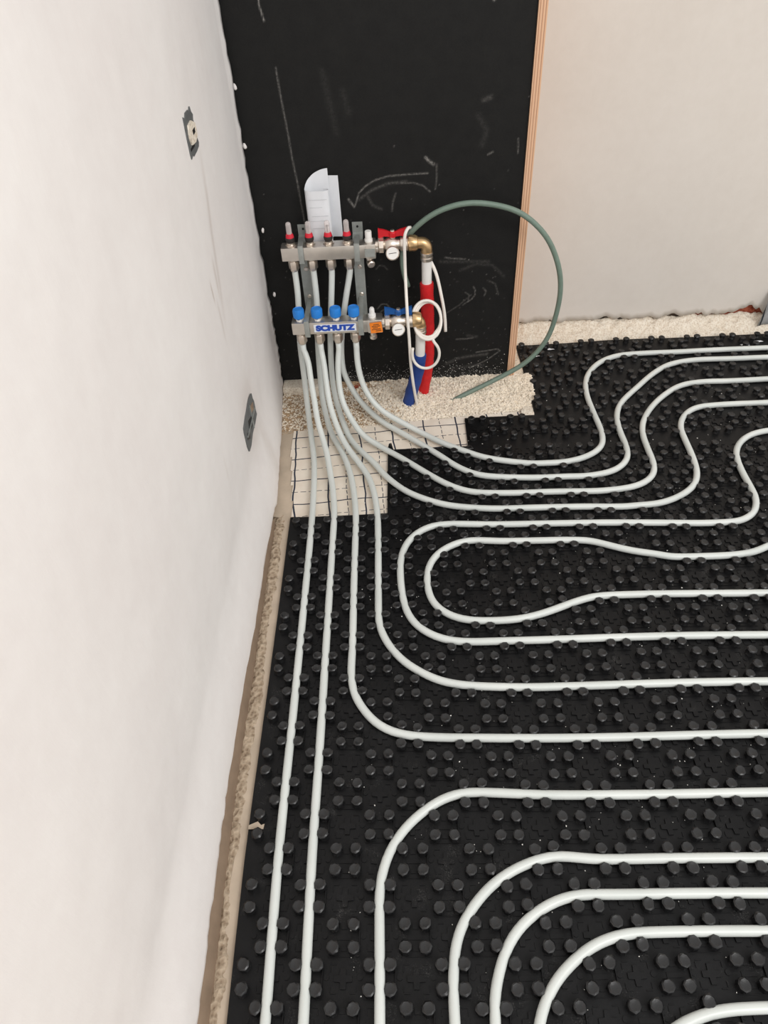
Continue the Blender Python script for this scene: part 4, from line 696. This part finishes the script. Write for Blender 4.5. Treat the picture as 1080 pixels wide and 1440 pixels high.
# hose and thin white tubes
bm = bmesh.new(); tube(bm, relax(catmull([(.228, 1.462, .312), (.218, 1.460, .351), (.2155, 1.460, .396), (.227, 1.458, .436), (.248, 1.455, .461), (.291, 1.450, .494), (.330, 1.448, .509), (.372, 1.446, .516), (.437, 1.444, .508), (.492, 1.442, .488), (.550, 1.442, .437), (.586, 1.444, .373), (.604, 1.446, .306), (.604, 1.450, .229), (.586, 1.45, .150), (.54, 1.446, .090), (.467, 1.44, .046), (.40, 1.425, .020), (.355, 1.413, .004), (.330, 1.405, -.008)], .008), 6), .0064, 12)
tag(finish('garden_hose', bm, M_HOSE, smooth=True), 'grey-green hose arching from behind the red valve over to the rubble', 'hose')
bm = bmesh.new(); tube(bm, relax(catmull([(.236, 1.412, .480), (.228, 1.402, .482), (.2225, 1.396, .470), (.2215, 1.394, .43), (.2215, 1.392, .384), (.2235, 1.345, .30), (.2265, 1.338, .235), (.2290, 1.345, .16), (.2340, 1.352, .10), (.2400, 1.372, .04), (.245, 1.385, -.004)], .006), 4), .0038, 10)
tag(finish('sensor_tube', bm, M_TUBE, smooth=True), 'thin white tube hanging from the red handle down to the rubble', 'tube')
def coil():
    pts = []
    for i in range(0, 33):   # two and a bit turns round behind the lower elbow
        a = PI*.95-2*PI*i/12; r = .0372-.0030*(i/12)+.0014*math.sin(i*.9); s = math.sin(a)
        pts.append((.2705+r*math.cos(a)+.0018*(i/12), 1.3640+.030*s+.0040*(i/12)-.004, .272+r*s*1.04))
    for i in range(0, 11):
        a = PI*.35-2*PI*i/13.5; pts.append((.2665+.0345*math.cos(a), 1.332+.002*i*.2, .1955+.0425*math.sin(a)))
    return pts
bm = bmesh.new(); tube(bm, relax(catmull(coil(), .005), 5), .0036, 10)
tag(finish('coiled_tube', bm, M_TUBE, smooth=True), 'thin white tube coiled in loops around the lower elbow', 'tube')
bm = bmesh.new(); tube(bm, relax(catmull([(.250, 1.452, .432), (.262, 1.448, .418), (.292, 1.425, .372), (.309, 1.412, .305), (.3165, 1.405, .26), (.319, 1.400, .218)], .006), 3), .0040, 10)
tag(finish('sensor_tube', bm, M_TUBE, smooth=True), 'short thin white tube end hanging right of the red sleeve', 'tube')
bm = bmesh.new(); tube(bm, catmull([(.226, 1.375, .085), (.211, 1.388, .040), (.198, 1.392, .000)], .006), .0016, 8)
tag(finish('film_strip', bm, M_TUBE, smooth=True), 'pale strip beside the foot of the blue sleeve', 'strip')
# papers tucked behind the upper bar
def sheet(name, sec, ztop, zbot, label):
    path = catmull([(x, y, 0) for x, y in sec], .002); n = len(path); bm = bmesh.new(); rows = []
    for i, p in enumerate(path):
        s = i/(n-1); zt = ztop(s); rows.append([bm.verts.new((p.x+.004*(1-q/6)*0, p.y+.0006*math.sin(q*2+s*5), zbot+(zt-zbot)*q/6)) for q in range(7)])
    for a, b in zip(rows, rows[1:]):
        for q in range(6): bm.faces.new((a[q], b[q], b[q+1], a[q+1]))
    bmesh.ops.recalc_face_normals(bm, faces=bm.faces); bmesh.ops.solidify(bm, geom=bm.faces, thickness=.0004); o = sharp(finish(name, bm, M_PAPER), 50); return tag(o, label, 'paper')
sheet('paper_sheet', [(.022, 1.4965), (.045, 1.4965), (.0745, 1.4950)], lambda s: .573, .432, 'flat white paper sheet standing behind the rolled one')
ps = sheet('rolled_paper', [(.0520, 1.4935), (.035, 1.4925), (.012, 1.4900), (.0015, 1.4830), (-.0025, 1.4720), (.0005, 1.4610), (.010, 1.4560), (.030, 1.4545), (.046, 1.4560), (.0530, 1.4620), (.0500, 1.4690), (.040, 1.4720)], lambda s: .590-.036*min(1, s/.42)**2, .432, 'rolled white paper with faint print tucked behind the upper bar')
bm = bmesh.new()
for z, a, b in ((.535, .006, .048), (.518, .006, .036), (.498, .010, .048), (.487, .006, .046), (.470, .008, .048)): box(bm, a, b, 1.4535, 1.4541, z, z+.0004)
o = finish('print', bm, M_INK, ps)
# foil scrap curling up in the far right corner
bm = bmesh.new(); rows = []
for i in range(9):
    u = i/8; rows.append([])
    for j in range(9):
        v = j/8; rows[-1].append(bm.verts.new((1.262+.010*v+.16*u+.012*v, 1.700+.03*v*v+.006*math.sin(u*7), .018+.105*v+.004*math.sin(u*9+v*4)-.0*u)))
for a, b in zip(rows, rows[1:]):
    for i in range(8): bm.faces.new((a[i], b[i], b[i+1], a[i+1]))
bmesh.ops.solidify(bm, geom=bm.faces, thickness=.0012); tag(finish('foil_scrap', bm, M_SCRAP, smooth=True), 'silvery foil scrap with dark lines propped against the back wall at the right edge', 'foil')
# electrical boxes in the left wall
def ragged(bm, pts, x, th):
    vs = [bm.verts.new((x, y, z)) for y, z in pts]; f = bm.faces.new(vs); r = bmesh.ops.extrude_face_region(bm, geom=[f]); bmesh.ops.translate(bm, verts=[v for v in r['geom'] if isinstance(v, bmesh.types.BMVert)], vec=(th, 0, 0)); bmesh.ops.recalc_face_normals(bm, faces=bm.faces); return bm
def wx(y, z): return wall_x(y, z)
B1 = [(1.0908,.828),(1.0935,.8194),(1.1013,.8134),(1.0955,.8069),(1.1004,.7982),(1.1005,.7886),(1.096,.7816),(1.1021,.7701),(1.0965,.7654),(1.0781,.7634),(1.0538,.7627),(1.0501,.7672),(1.0359,.7635),(1.0337,.7711),(1.0345,.781),(1.0339,.7926),(1.0349,.8113),(1.0356,.8265),(1.0457,.8219),(1.0545,.8278),(1.0749,.827),(1.0797,.8218)]
B1F = [(1.0718,.8121),(1.0941,.8026),(1.0955,.7941),(1.0944,.7835),(1.0766,.7784),(1.0495,.7811),(1.0436,.7916),(1.0461,.8028),(1.0503,.8108)]
t = thing('electrical_box', (-.126, 1.067, .765), 'upper grey wall box in the left wall, half filled with plaster', 'electrical box', 'wall boxes'); P = Part(t); X0 = wx(1.067, .79)-.001
P('box_rim', ragged(bmesh.new(), B1, X0, .0035), M_BOXG, smooth=False); P('plaster_filling', ragged(bmesh.new(), B1F, X0+.003, .003), M_SKIRT, smooth=False)
bm = bmesh.new(); box(bm, X0+.003, X0+.0042, 1.040, 1.068, .7745, .7785); box(bm, X0+.0055, X0+.0066, 1.066, 1.082, .792, .799); P('slot', bm, M_BLACK, smooth=False)
B2 = [(1.097,.2605),(1.0976,.2471),(1.1046,.2349),(1.1035,.2091),(1.1062,.1985),(1.0757,.1951),(1.0371,.1975),(1.0038,.1893),(.9806,.1917),(.9744,.21),(.973,.2473),(.9763,.2561),(1.009,.2625),(1.035,.2632),(1.071,.2644)]
t = thing('electrical_box', (-.118, 1.04, .192), 'lower grey double wall box in the left wall near the floor', 'electrical box', 'wall boxes'); P = Part(t); X0 = max(wx(1.04, .226), wx(.98, .226), wx(1.1, .226))-.0005
P('box_rim', ragged(bmesh.new(), B2, X0, .003), M_BOXG, smooth=False)
for nm, pts, m in (('socket_window', [(1.06, .252), (1.088, .244), (1.085, .228), (1.055, .236)], M_GAP), ('socket_window', [(1.02, .243), (1.052, .232), (1.045, .211), (1.012, .221)], M_BLACK), ('socket_window', [(.992, .232), (1.014, .219), (1.005, .207), (.984, .220)], M_DARK)):
    P(nm, ragged(bmesh.new(), pts, X0+.0026, .0012), m, smooth=False)
bm = bmesh.new(); box(bm, X0+.002, X0+.006, .985, 1.09, .2255, .2275); box(bm, X0+.002, X0+.0055, 1.051, 1.0535, .20, .26); P('box_bar', bm, M_ZINC, smooth=False)
